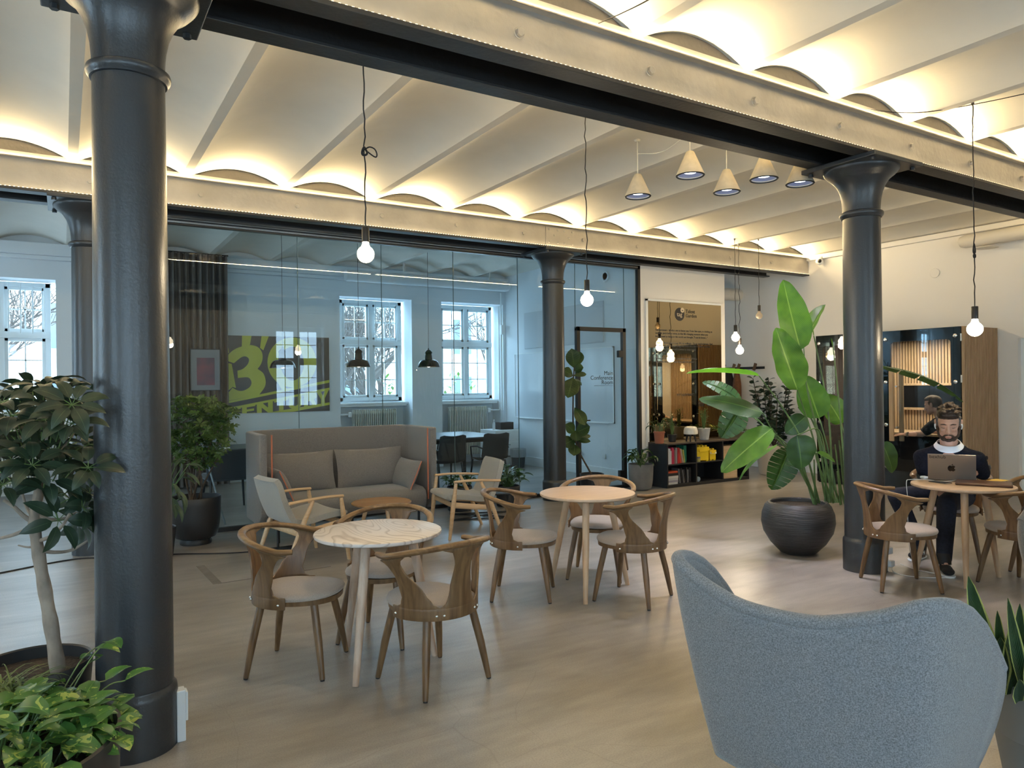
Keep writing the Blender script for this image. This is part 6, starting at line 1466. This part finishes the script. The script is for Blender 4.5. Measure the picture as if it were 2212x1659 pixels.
def head_mb(s=1.0):
    """face looks along +X; origin at the chin-neck joint height 0, chin at z=0, crown at z=.235"""
    mb = MB()
    ell(mb, (-.012, 0, .150), (.096, .076, .086)); ell(mb, (.020, 0, .118), (.070, .066, .078)); ell(mb, (.036, 0, .062), (.050, .052, .052)); ell(mb, (.056, 0, .026), (.030, .030, .024))
    ell(mb, (.030, .038, .055), (.040, .022, .042)); ell(mb, (.030, -.038, .055), (.040, .022, .042))
    ell(mb, (.072, 0, .138), (.016, .052, .012))                       # brow ridge
    for sy in (-1, 1):
        ell(mb, (.064, sy * .034, .092), (.022, .022, .017)); ell(mb, (.070, sy * .030, .137), (.014, .024, .008)); ell(mb, (-.004, sy * .080, .112), (.017, .008, .032)); ell(mb, (-.010, sy * .086, .122), (.016, .005, .020)); ell(mb, (.0925, sy * .0135, .078), (.010, .008, .007))
    cap(mb, [(.084, 0, .128), (.094, 0, .104), (.104, 0, .082)], [.0085, .0095, .0115]); ell(mb, (.088, 0, .046), (.011, .023, .0065)); ell(mb, (.086, 0, .035), (.011, .020, .0065)); ell(mb, (.080, 0, .058), (.012, .024, .010))
    cap(mb, [(-.030, 0, .06), (-.045, 0, -.06)], [.054, .060])
    return mb
def face_bits(par, Mh, iris=True):
    for sy in (-1, 1):
        MB().ball(Mh @ Vector((.066, sy * .0315, .1155)), .0125, 16, 12).build('eye', EYEW, par); e_ = MB(); cap(e_, [Mh @ Vector((.0835, sy * .019, .1105)), Mh @ Vector((.0850, sy * .031, .1085)), Mh @ Vector((.0780, sy * .045, .1110))], [.0012, .0019, .0012], 6); e_.build('eyelashes', IRIS, par)
        l = MB(); l.grid([[Mh @ (Vector((.066, sy * .0315, .1155)) + Vector((cos(a) * cos(b), sin(a), cos(a) * sin(b))) * .0142) for a in [(-80 + 20 * j) * pi / 180 for j in range(9)]] for b in [(2 + 16 * i) * pi / 180 for i in range(7)]]); l.build('eyelid', SKIN, par)
        b = MB(); cap(b, [Mh @ Vector((.0845, sy * .012, .134)), Mh @ Vector((.0865, sy * .028, .139)), Mh @ Vector((.077, sy * .048, .135))], [.0035, .0045, .0025], 8); b.build('eyebrow', HAIR, par)
    m_ = MB(); cap(m_, [Mh @ Vector((.092, -.020, .040)), Mh @ Vector((.0985, 0, .0415)), Mh @ Vector((.092, .020, .040))], [.003, .005, .003], 8); m_.build('lips', LIPM, par)
def xf(mb, M): mb.v = [tuple(M @ Vector(v)) for v in mb.v]; return mb
def hand_mb(wr, d, nrm, curl=.5, s=1.0, thumb=1):
    """palm and five separate fingers; wr wrist, d pointing direction, nrm back of the hand"""
    mb = MB(); d = Vector(d).normalized(); n = Vector(nrm); n = (n - d * n.dot(d)).normalized(); w = d.cross(n) * thumb; wr = Vector(wr)
    for k in range(4):
        o = (k - 1.5) * .0195 * s; cap(mb, [wr + w * o * .55, wr + w * o + d * .085 * s], [.0165 * s, .0125 * s], 10)
    L_ = (.066, .076, .071, .054)
    for k in range(4):
        o = (1.5 - k) * .0200 * s; b = wr + w * o + d * .088 * s; dd = d.copy(); pts = [b]; q = b
        for j, f in enumerate((.45, .32, .23)):
            a = curl * (.5 + .35 * j) + .1 * k * curl; R = Matrix.Rotation(-a, 3, d.cross(n)); dd = (R @ d) if j == 0 else (Matrix.Rotation(-curl * .6, 3, d.cross(n)) @ dd); q = q + dd * L_[k] * f * s; pts.append(q)
        cap(mb, pts, [.0092 * s, .0085 * s, .0078 * s, .0066 * s], 10)
    tb = wr + w * .028 * s + d * .020 * s; cap(mb, [tb, tb + (w * .8 + d * .6 - n * .2) * .036 * s, tb + (w * .75 + d * 1.25 - n * .35) * .052 * s, tb + (w * .55 + d * 1.8 - n * .5) * .056 * s], [.0135 * s, .0115 * s, .0098 * s, .008 * s], 10)
    return mb
# ---- bearded man at the laptop
HM = Vector((6.74, 3.44, 0)); FD = Vector((-.889, -.457, 0)).normalized(); LF = Vector((0, 0, 1)).cross(FD)      # forward, his left
man = thing('person', 'bearded man in navy sweater working at a laptop, wearing white earbuds', 'person', HM)
def hp(f, l, z): return FD * f + LF * l + Vector((0, 0, z))
look = (Vector((0, 0, 0)) - Vector((6.5, 3.3, 0))).normalized(); yaw = atan2(look.y, look.x)
hb = px(2049, 946, 6.02) - HM
Mh = Matrix.Translation(hb + Vector((-look.x * .055, -look.y * .055, .0))) @ Matrix.Rotation(yaw, 4, 'Z') @ Matrix.Rotation(radians(19), 4, 'Y') @ Matrix.Scale(1.13, 4) @ Matrix.Translation((0, 0, .0))
body = MB(); hm = xf(head_mb(), Mh); neck = Mh @ Vector((-.045, 0, -.03))
body.add(hm.v, hm.f)
sh = Vector((neck.x, neck.y, 0)) + Vector((0, 0, .99)) - FD * .04
cap(body, [neck, sh + Vector((0, 0, .02)), sh - Vector((0, 0, .12))], [.060, .072, .12])
shR, shL = sh + LF * -.20 + Vector((0, 0, -.062)), sh + LF * .20 + Vector((0, 0, -.062))
elR = px(1996, 1016, 6.20) - HM; elL = px(2122, 1022, 6.14) - HM; elR.z = max(elR.z, .775); elL.z = max(elL.z, .772)
wrR = Vector((6.40, 3.44, .815)) - HM; wrL = Vector((6.50, 3.14, .815)) - HM
hip = hp(-.02, 0, .56); kR = Vector((6.36, 3.72, .55)) - HM; kL = Vector((6.27, 3.24, .56)) - HM; aR = Vector((6.50, 3.60, .13)) - HM; aL = Vector((6.16, 3.21, .13)) - HM
limb = [([shR, elR, wrR], [.052, .042, .030]), ([shL, elL, wrL], [.052, .042, .030]), ([hip + LF * -.09, kR, aR], [.085, .060, .040]), ([hip + LF * .09, kL, aL], [.085, .060, .040]), ([sh - Vector((0, 0, .12)), hip], [.12, .13]), ([aR, aR + Vector((-.06, -.03, -.085))], [.036, .022]), ([aL, aL + Vector((-.06, -.05, -.085))], [.036, .022])]
for p, r_3 in limb: cap(body, p, r_3)
dl = -FD * -1
hd = hand_mb(wrR + (FD * .02), FD * .9 + LF * .25, (0, 0, 1), .55, 1.05, -1); body.add(hd.v, hd.f); hd = hand_mb(wrL + FD * .02, FD * .9 - LF * .25, (0, 0, 1), .55, 1.05, 1); body.add(hd.v, hd.f)
remesh('body', body, SKIN, man, .0052, 2)
face_bits(man, Mh)
# hair, greying sides, beard
h = MB()
for i in range(60):
    a = rnd(0, 2 * pi); b = rnd(0, 1.1); v = Vector((-.014 + .090 * sin(b) * cos(a), .070 * sin(b) * sin(a), .158 + .086 * cos(b)))
    if v.x > .052 and v.z < .19: continue
    d0 = Vector((.03 + rnd(-.015, .015), rnd(-.02, .02), rnd(.0, .018))); cap(h, [v * 1.03, v * 1.03 + d0 + Vector((0, .012, .008))], [.015, .009], 8)
ell(h, (-.016, 0, .174), (.096, .077, .084)); ell(h, (.040, 0, .214), (.046, .064, .034)); ell(h, (.066, .008, .202), (.024, .056, .018))
remesh('hair', xf(h, Mh), HAIR, man, .0045, 1)['label'] = 'short tousled brown hair'
h = MB(); ell(h, (-.022, 0, .140), (.089, .0785, .080)); ell(h, (-.055, 0, .11), (.055, .062, .06))
for s in (-1, 1): cap(h, [(.018, s * .066, .165), (.016, s * .0685, .125), (.014, s * .068, .095)], [.017, .010, .007])
remesh('side_hair', xf(h, Mh), HAIRG, man, .005, 1, None)['label'] = 'cropped greying hair at the sides'
h = MB()
for s in (-1, 1): cap(h, [(.014, s * .0675, .10), (.020, s * .0660, .072), (.040, s * .0530, .038), (.062, s * .030, .014)], [.0085, .012, .018, .018]); cap(h, [(.094, s * .006, .0575), (.088, s * .022, .053), (.078, s * .031, .038), (.073, s * .027, .018)], [.0055, .0065, .008, .012])
ell(h, (.070, 0, .014), (.026, .030, .019)); ell(h, (.088, 0, .023), (.008, .010, .008)); ell(h, (.05, 0, .006), (.03, .04, .014))
remesh('beard', xf(h, Mh), BEARD, man, .004, 1)['label'] = 'short dark beard'
for s in (-1, 1):
    e = MB(); cap(e, [(.012, s * .084, .108), (.016, s * .086, .095), (.020, s * .082, .078)], [.0065, .0045, .0038], 8); xf(e, Mh).build('earbud', WHITE, man)
# clothing
sw = MB(); tor = [(0, .94), (.01, .86), (.0, .76), (-.03, .66), (-.04, .58)]
for f, z, rx, ry in ((-.0, .985, .085, .150), (-.01, .93, .115, .195), (-.015, .84, .125, .205), (-.03, .74, .130, .195), (-.05, .65, .135, .190), (-.06, .58, .140, .190)):
    c = sh * 1.0; c = Vector((lerp(hip.x, sh.x, (z - .56) / .43), lerp(hip.y, sh.y, (z - .56) / .43), z)); Rz = Matrix.Rotation(atan2(FD.y, FD.x), 3, 'Z'); ell(sw, c, (rx, ry, .085), Rz)
cap(sw, [shR + LF * .05, shR, elR, elR.lerp(wrR, .72)], [.070, .070, .060, .046]); cap(sw, [shL - LF * .05, shL, elL, elL.lerp(wrL, .50)], [.070, .070, .060, .050])
cap(sw, [neck + Vector((0, 0, -.095)), (shR + neck) * .5 + Vector((0, 0, -.035)), shR], [.040, .056, .066]); cap(sw, [neck + Vector((0, 0, -.095)), (shL + neck) * .5 + Vector((0, 0, -.035)), shL], [.040, .056, .066])
remesh('sweater', sw, KNIT, man, .010, 3, lambda v: v + Vector((0, 0, .0035 * sin(v.x * 60 + v.z * 40) * (1 if v.z < .85 else .3))))['label'] = 'navy crew-neck sweater'
for c0, rr, mm, nm, zz in ((.0, 1.0, TEE, 'tee_collar', .0),):
    rows = []; nb = neck + (sh - neck) * .42
    for k in range(7):
        v = k / 6; row = []
        for j in range(33):
            a = 2 * pi * j / 32; fr_ = cos(a); row.append(nb + FD * (.080 + .028 * v) * fr_ + LF * (.084 + .024 * v) * sin(a) + Vector((0, 0, .014 - .030 * v - .045 * max(0, fr_) * (.7 + .5 * v) + .030 * max(0, -fr_))))
        rows.append(row)
    MB().grid(rows).build(nm, mm, man, solid=.004)['label'] = 'white t-shirt collar'
tr = MB(); cap(tr, [hip + LF * -.08, kR, aR + Vector((0, 0, -.02))], [.108, .078, .058]); cap(tr, [hip + LF * .08, kL, aL + Vector((0, 0, -.02))], [.108, .078, .058]); ell(tr, hip - FD * .03, (.15, .18, .12))
remesh('trousers', tr, DENIM, man, .010, 3)['label'] = 'dark navy trousers'
def shoe(a, d, lab):
    d = Vector(d).normalized(); w = Vector((0, 0, 1)).cross(d); R = Matrix((d, w, Vector((0, 0, 1)))).transposed().to_4x4(); R.translation = Vector((a.x, a.y, 0)); b = MB()
    ell(b, (.06, 0, .050), (.115, .044, .036)); ell(b, (-.03, 0, .068), (.062, .040, .050)); ell(b, (.125, 0, .044), (.060, .046, .030)); cap(b, [(-.03, 0, .06), (-.035, 0, .115)], [.044, .052])
    o = remesh('shoe', xf(b, R), mat('black_suede', (.012, .012, .013), .85), man, .006, 2); o['label'] = lab
    pl_ = [(-.09 + .0, -.030), (-.06, -.042), (.06, -.046), (.14, -.050), (.18, -.030), (.192, 0), (.18, .030), (.14, .050), (.06, .046), (-.06, .042), (-.09, .030)]
    MB().prism(pl_, 0.0, .017, R).build('sole', WHITE, o, smooth=False, bevel=.006)
    NM = R @ Matrix.Translation((.015, .043, .040)) @ Matrix.Rotation(pi, 4, 'Z') @ Matrix.Rotation(pi / 2, 4, 'X'); text('shoe_letter', 'N', .052, WHITE, o, NM, 'CENTER', bold=.002)
    NM = R @ Matrix.Translation((.015, -.043, .040)) @ Matrix.Rotation(pi / 2, 4, 'X'); text('shoe_letter', 'N', .052, WHITE, o, NM, 'CENTER', bold=.002)
    for k in range(5): MB().tube([R @ Vector((.03 + .018 * k, -.022, .098 - .006 * k)), R @ Vector((.03 + .018 * k, 0, .104 - .006 * k)), R @ Vector((.03 + .018 * k, .022, .098 - .006 * k))], .003, 5).build('lace', BLKP, o)
for a_ in (aR, aL): MB().tube([a_ + Vector((-.015, -.012, -.055)), a_ + Vector((0, 0, .03))], [.050, .052], 18).build('sock', BLKP, man)['label'] = 'black sock'
shoe(aR, (-.9, -.15, 0), 'black sneaker with a white letter'); shoe(aL, (-.75, -.65, 0), 'black sneaker with a white sole')
# ---- laptop etc
LZ = .758; ALU = mat('space_grey_aluminium', (.30, .265, .235), .38, .75)
c0 = Vector((6.225, 3.175, LZ)); hd_ = Vector((.45, -.89, 0)).normalized(); t = thing('laptop', 'open grey laptop on the round table, seen from behind its lid', 'laptop', c0, atan2(hd_.y, hd_.x))
# local x along the hinge, +y towards the man
W2 = .170
MB().box(-W2, W2, .0, .255, .004, .014).build('base', ALU, t, smooth=False, bevel=.004)
k = MB(); [k.box(-.15 + .021 * i, -.133 + .021 * i, .04 + .021 * j, .057 + .021 * j, .014, .0155) for i in range(14) for j in range(5)]; k.build('keyboard', BLKP, t, smooth=False)
LM = Matrix.Rotation(radians(17), 4, 'X'); lid = MB().box(-W2, W2, -.007, .0, .006, .236, M=LM).build('lid', ALU, t, smooth=False, bevel=.003)
MB().box(-W2 + .006, W2 - .006, .0002, .001, .012, .230, M=LM).build('display', mat('lit_display', (.3, .33, .38), .3, emit=(.7, .8, 1), estr=1.0), lid, smooth=False)
LB = LM @ Matrix.Translation((0, -.0076, 0)) @ Matrix.Rotation(pi / 2, 4, 'X')
text('sticker_lettering', 'bexhub', .040, INK, lid, LB @ Matrix.Translation((-W2 + .012, .200, 0)), 'LEFT')
LG = mat('dark_polished_logo', (.045, .040, .036), .15, .8)
ap = sm([(0, .020), (.010, .0245), (.020, .022), (.0255, .013)], 4) + sm([(.0255, .013), (.0195, .006), (.0195, -.003), (.027, -.009)], 4) + sm([(.027, -.009), (.020, -.022), (.010, -.0265), (0, -.023), (-.010, -.0265), (-.021, -.020), (-.0275, -.004), (-.0265, .010), (-.020, .020), (-.010, .0245), (0, .020)], 4)
def flat(pts, nm):
    bm = bmesh.new(); seen = []; vs = []
    for a, b in pts:
        if not seen or (abs(seen[-1][0] - a) + abs(seen[-1][1] - b)) > 1e-5: seen.append((a, b))
    if abs(seen[0][0] - seen[-1][0]) + abs(seen[0][1] - seen[-1][1]) < 1e-5: seen.pop()
    vs = [bm.verts.new((a, b, 0)) for a, b in seen]; es = [bm.edges.new((vs[i], vs[(i + 1) % len(vs)])) for i in range(len(vs))]; bmesh.ops.triangle_fill(bm, use_beauty=True, edges=es)
    me = bpy.data.meshes.new(nm); bm.to_mesh(me); bm.free(); me.materials.append(LG); me.transform(LB @ Matrix.Translation((0, .115, .0004))); o = bpy.data.objects.new(nm, me); COL.objects.link(o); o.parent = lid
    s = o.modifiers.new('s', 'SOLIDIFY'); s.thickness = .0006
flat(ap, 'logo'); flat(sm([(.0005, .0255), (.002, .034), (.010, .039), (.0085, .030), (.0005, .0255)], 4), 'logo_leaf')
q = onZ(2031, 1043, LZ); t = thing('smartphone', 'dark phone lying on the table in front of the laptop', 'phone', q, radians(-10)); MB().box(-.04, .04, -.075, .075, 0, .009).build('phone_body', BG, t, smooth=False, bevel=.004); MB().box(-.041, .041, -.076, .076, .0015, .0055).build('steel_edge', CHROME, t, smooth=False, bevel=.002)
q = onZ(1997, 1034, LZ); t = thing('earbud_case', 'small white earbud case on the table left of the laptop', 'case', q, radians(60)); MB().box(-.032, .032, -.024, .024, 0, .022).build('case_body', WHITE, t, bevel=.010, seg=4)
LEA = mat('brown_leather', (.075, .030, .014), .42, var=.25, vscale=10, bump=.002, bscale=60)
q = onZ(2125, 1047, LZ); t = thing('leather_sleeve', 'brown leather laptop sleeve lying at the near edge of the table', 'sleeve', q, radians(-65)); MB().box(-.19, .19, -.13, .13, 0, .020).build('sleeve_body', LEA, t, smooth=True, bevel=.009)
MB().tube([(-.185, -.125, .012), (.185, -.125, .012), (.185, .125, .012), (-.185, .125, .012), (-.185, -.125, .012)], .006, 8).build('stitched_edge', LEA, t)
q = onZ(2155, 1038, LZ); tag(MB().box(-.075, .075, -.05, .05, 0, .003).build('yellow_envelope', mat('yellow_paper', (.75, .50, .08), .6), smooth=False, loc=q), 'yellow paper envelope behind the leather sleeve', 'envelope')
w_ = MB(); w_.tube(spline([onZ(2110, 1037, LZ + .004), onZ(2075, 1036, LZ + .012), onZ(2040, 1040, LZ + .004), onZ(2000, 1036, LZ + .004), onZ(1966, 1036, LZ + .004), px(1958, 1042, 5.92), px(1961, 1080, 5.90), px(1961, 1120, 5.9), px(1964, 1180, 5.95), onZ(1968, 1215, .004), onZ(1930, 1222, .004), onZ(1935, 1238, .004), onZ(1990, 1247, .004), onZ(2060, 1246, .004), onZ(1985, 1232, .004), onZ(1945, 1218, .02)], 7), .0026, 6)
tag(w_.build('charging_cable', WHITE), 'thin white charging cable from the laptop down to the floor', 'cable')
# black bag on the chair at the right edge
t = thing('black_bag', 'slumped black bag on the seat of the chair at the right edge', 'bag', (6.86, 2.72, .475)); b = MB()
ell(b, (0, 0, .10), (.16, .19, .10)); ell(b, (.03, -.05, .17), (.12, .13, .09)); remesh('bag_body', b, BLKP, t, .012, 3, lambda v: v + Vector((.006 * sin(v.z * 70), .006 * sin(v.x * 60), 0)))
MB().tube(spline([(-.12, .1, .12), (-.2, .12, .04), (-.2, 0, -.02), (-.12, -.12, .06)], 6), .008, 6).build('strap', BLKP, t)
# ---- man in the booth, in profile, facing left (+Y)
BH = Vector((10.62, 5.33, 0)); man2 = thing('person', 'man in a black t-shirt sitting in profile inside the booth, arm on the desk', 'person', BH)
hc = px(2013, 893, 10.25) - BH
Mb = Matrix.Translation(hc + Vector((0, -.05, -.01))) @ Matrix.Rotation(radians(100), 4, 'Z') @ Matrix.Rotation(radians(14), 4, 'Y') @ Matrix.Scale(1.14, 4)
b = xf(head_mb(), Mb); neck2 = Mb @ Vector((-.045, 0, -.05)); s2 = Vector((neck2.x, neck2.y - .02, hc.z - .13)); hp2 = Vector((.02, -.22, .52))
cap(b, [neck2, s2, hp2], [.062, .11, .13]); sR, sL = s2 + Vector((.19, 0, -.03)), s2 + Vector((-.19, 0.02, -.03))
eL = px(1992, 934, 10.12) - BH; wL = px(1956, 923, 10.10) - BH; dz = zd + .04; eL.z = dz + .012; wL.z = dz + .012; eR, wR = Vector((.26, .22, dz + .01)), Vector((.12, .47, dz + .01))
cap(b, [sL, eL, wL], [.052, .043, .028]); cap(b, [sR, eR, wR], [.052, .043, .028])
for s in (-.1, .1): cap(b, [hp2 + Vector((s, 0, 0)), Vector((s, .28, .52)), Vector((s * 1.3, .33, .10)), Vector((s * 1.3, .45, .05))], [.085, .065, .045, .035])
hm2 = hand_mb(wL, (.1, 1, 0), (0, 0, 1), .5, 1.05, -1); b.add(hm2.v, hm2.f); hm2 = hand_mb(wR, (-.3, 1, 0), (0, 0, 1), .5, 1.05, 1); b.add(hm2.v, hm2.f)
remesh('body', b, SKIN2, man2, .0065, 2); face_bits(man2, Mb)
h = MB(); ell(h, (-.022, 0, .150), (.092, .080, .084)); ell(h, (.026, 0, .198), (.052, .064, .036)); ell(h, (.0, 0, .190), (.07, .072, .052)); ell(h, (-.055, 0, .10), (.052, .062, .05)); cap(h, [(.010, .070, .150), (.008, .071, .112)], [.016, .009]); cap(h, [(.010, -.070, .150), (.008, -.071, .112)], [.016, .009])
remesh('hair', xf(h, Mb), mat('light_brown_hair', (.085, .055, .030), .8, var=.4, vscale=90, bump=.003, bscale=120), man2, .006, 1)
b = MB()
for k in range(6): v = k / 5; ell(b, s2.lerp(hp2, v), (.20 - .02 * v, .125 + .02 * v, .09))
cap(b, [sL + Vector((.05, 0, 0)), sL, sL.lerp(eL, .62)], [.075, .078, .070]); cap(b, [sR - Vector((.05, 0, 0)), sR, sR.lerp(eR, .62)], [.075, .078, .070]); remesh('tshirt', b, BTEE, man2, .012, 3)
b = MB()
for s in (-.1, .1): cap(b, [hp2 + Vector((s, 0, 0)), Vector((s, .28, .52)), Vector((s * 1.3, .33, .14))], [.105, .08, .06])
remesh('trousers', b, DENIM, man2, .012, 3)
for s in (-.13, .13): MB().box(s - .045, s + .045, .26, .52, 0, .075).build('shoe', BLKP, man2, bevel=.03)
MB().tube([wL - Vector((0, .035, 0)), wL - Vector((0, .018, 0))], .033, 16).build('wristwatch', mat('watch_strap', (.20, .17, .13), .4, .5), man2)
t = thing('booth_stool', 'dark padded stool under the man in the booth', 'stool', (10.64, 5.13, 0)); MB().lathe([(.001, .36), (.19, .36), (.20, .38), (.19, .42), (.001, .43)], n=30).build('seat', DKF, t); MB().lathe([(.18, .04), (.18, .052), (.03, .07), (.03, .36)], n=24).build('pedestal', BLACK, t)
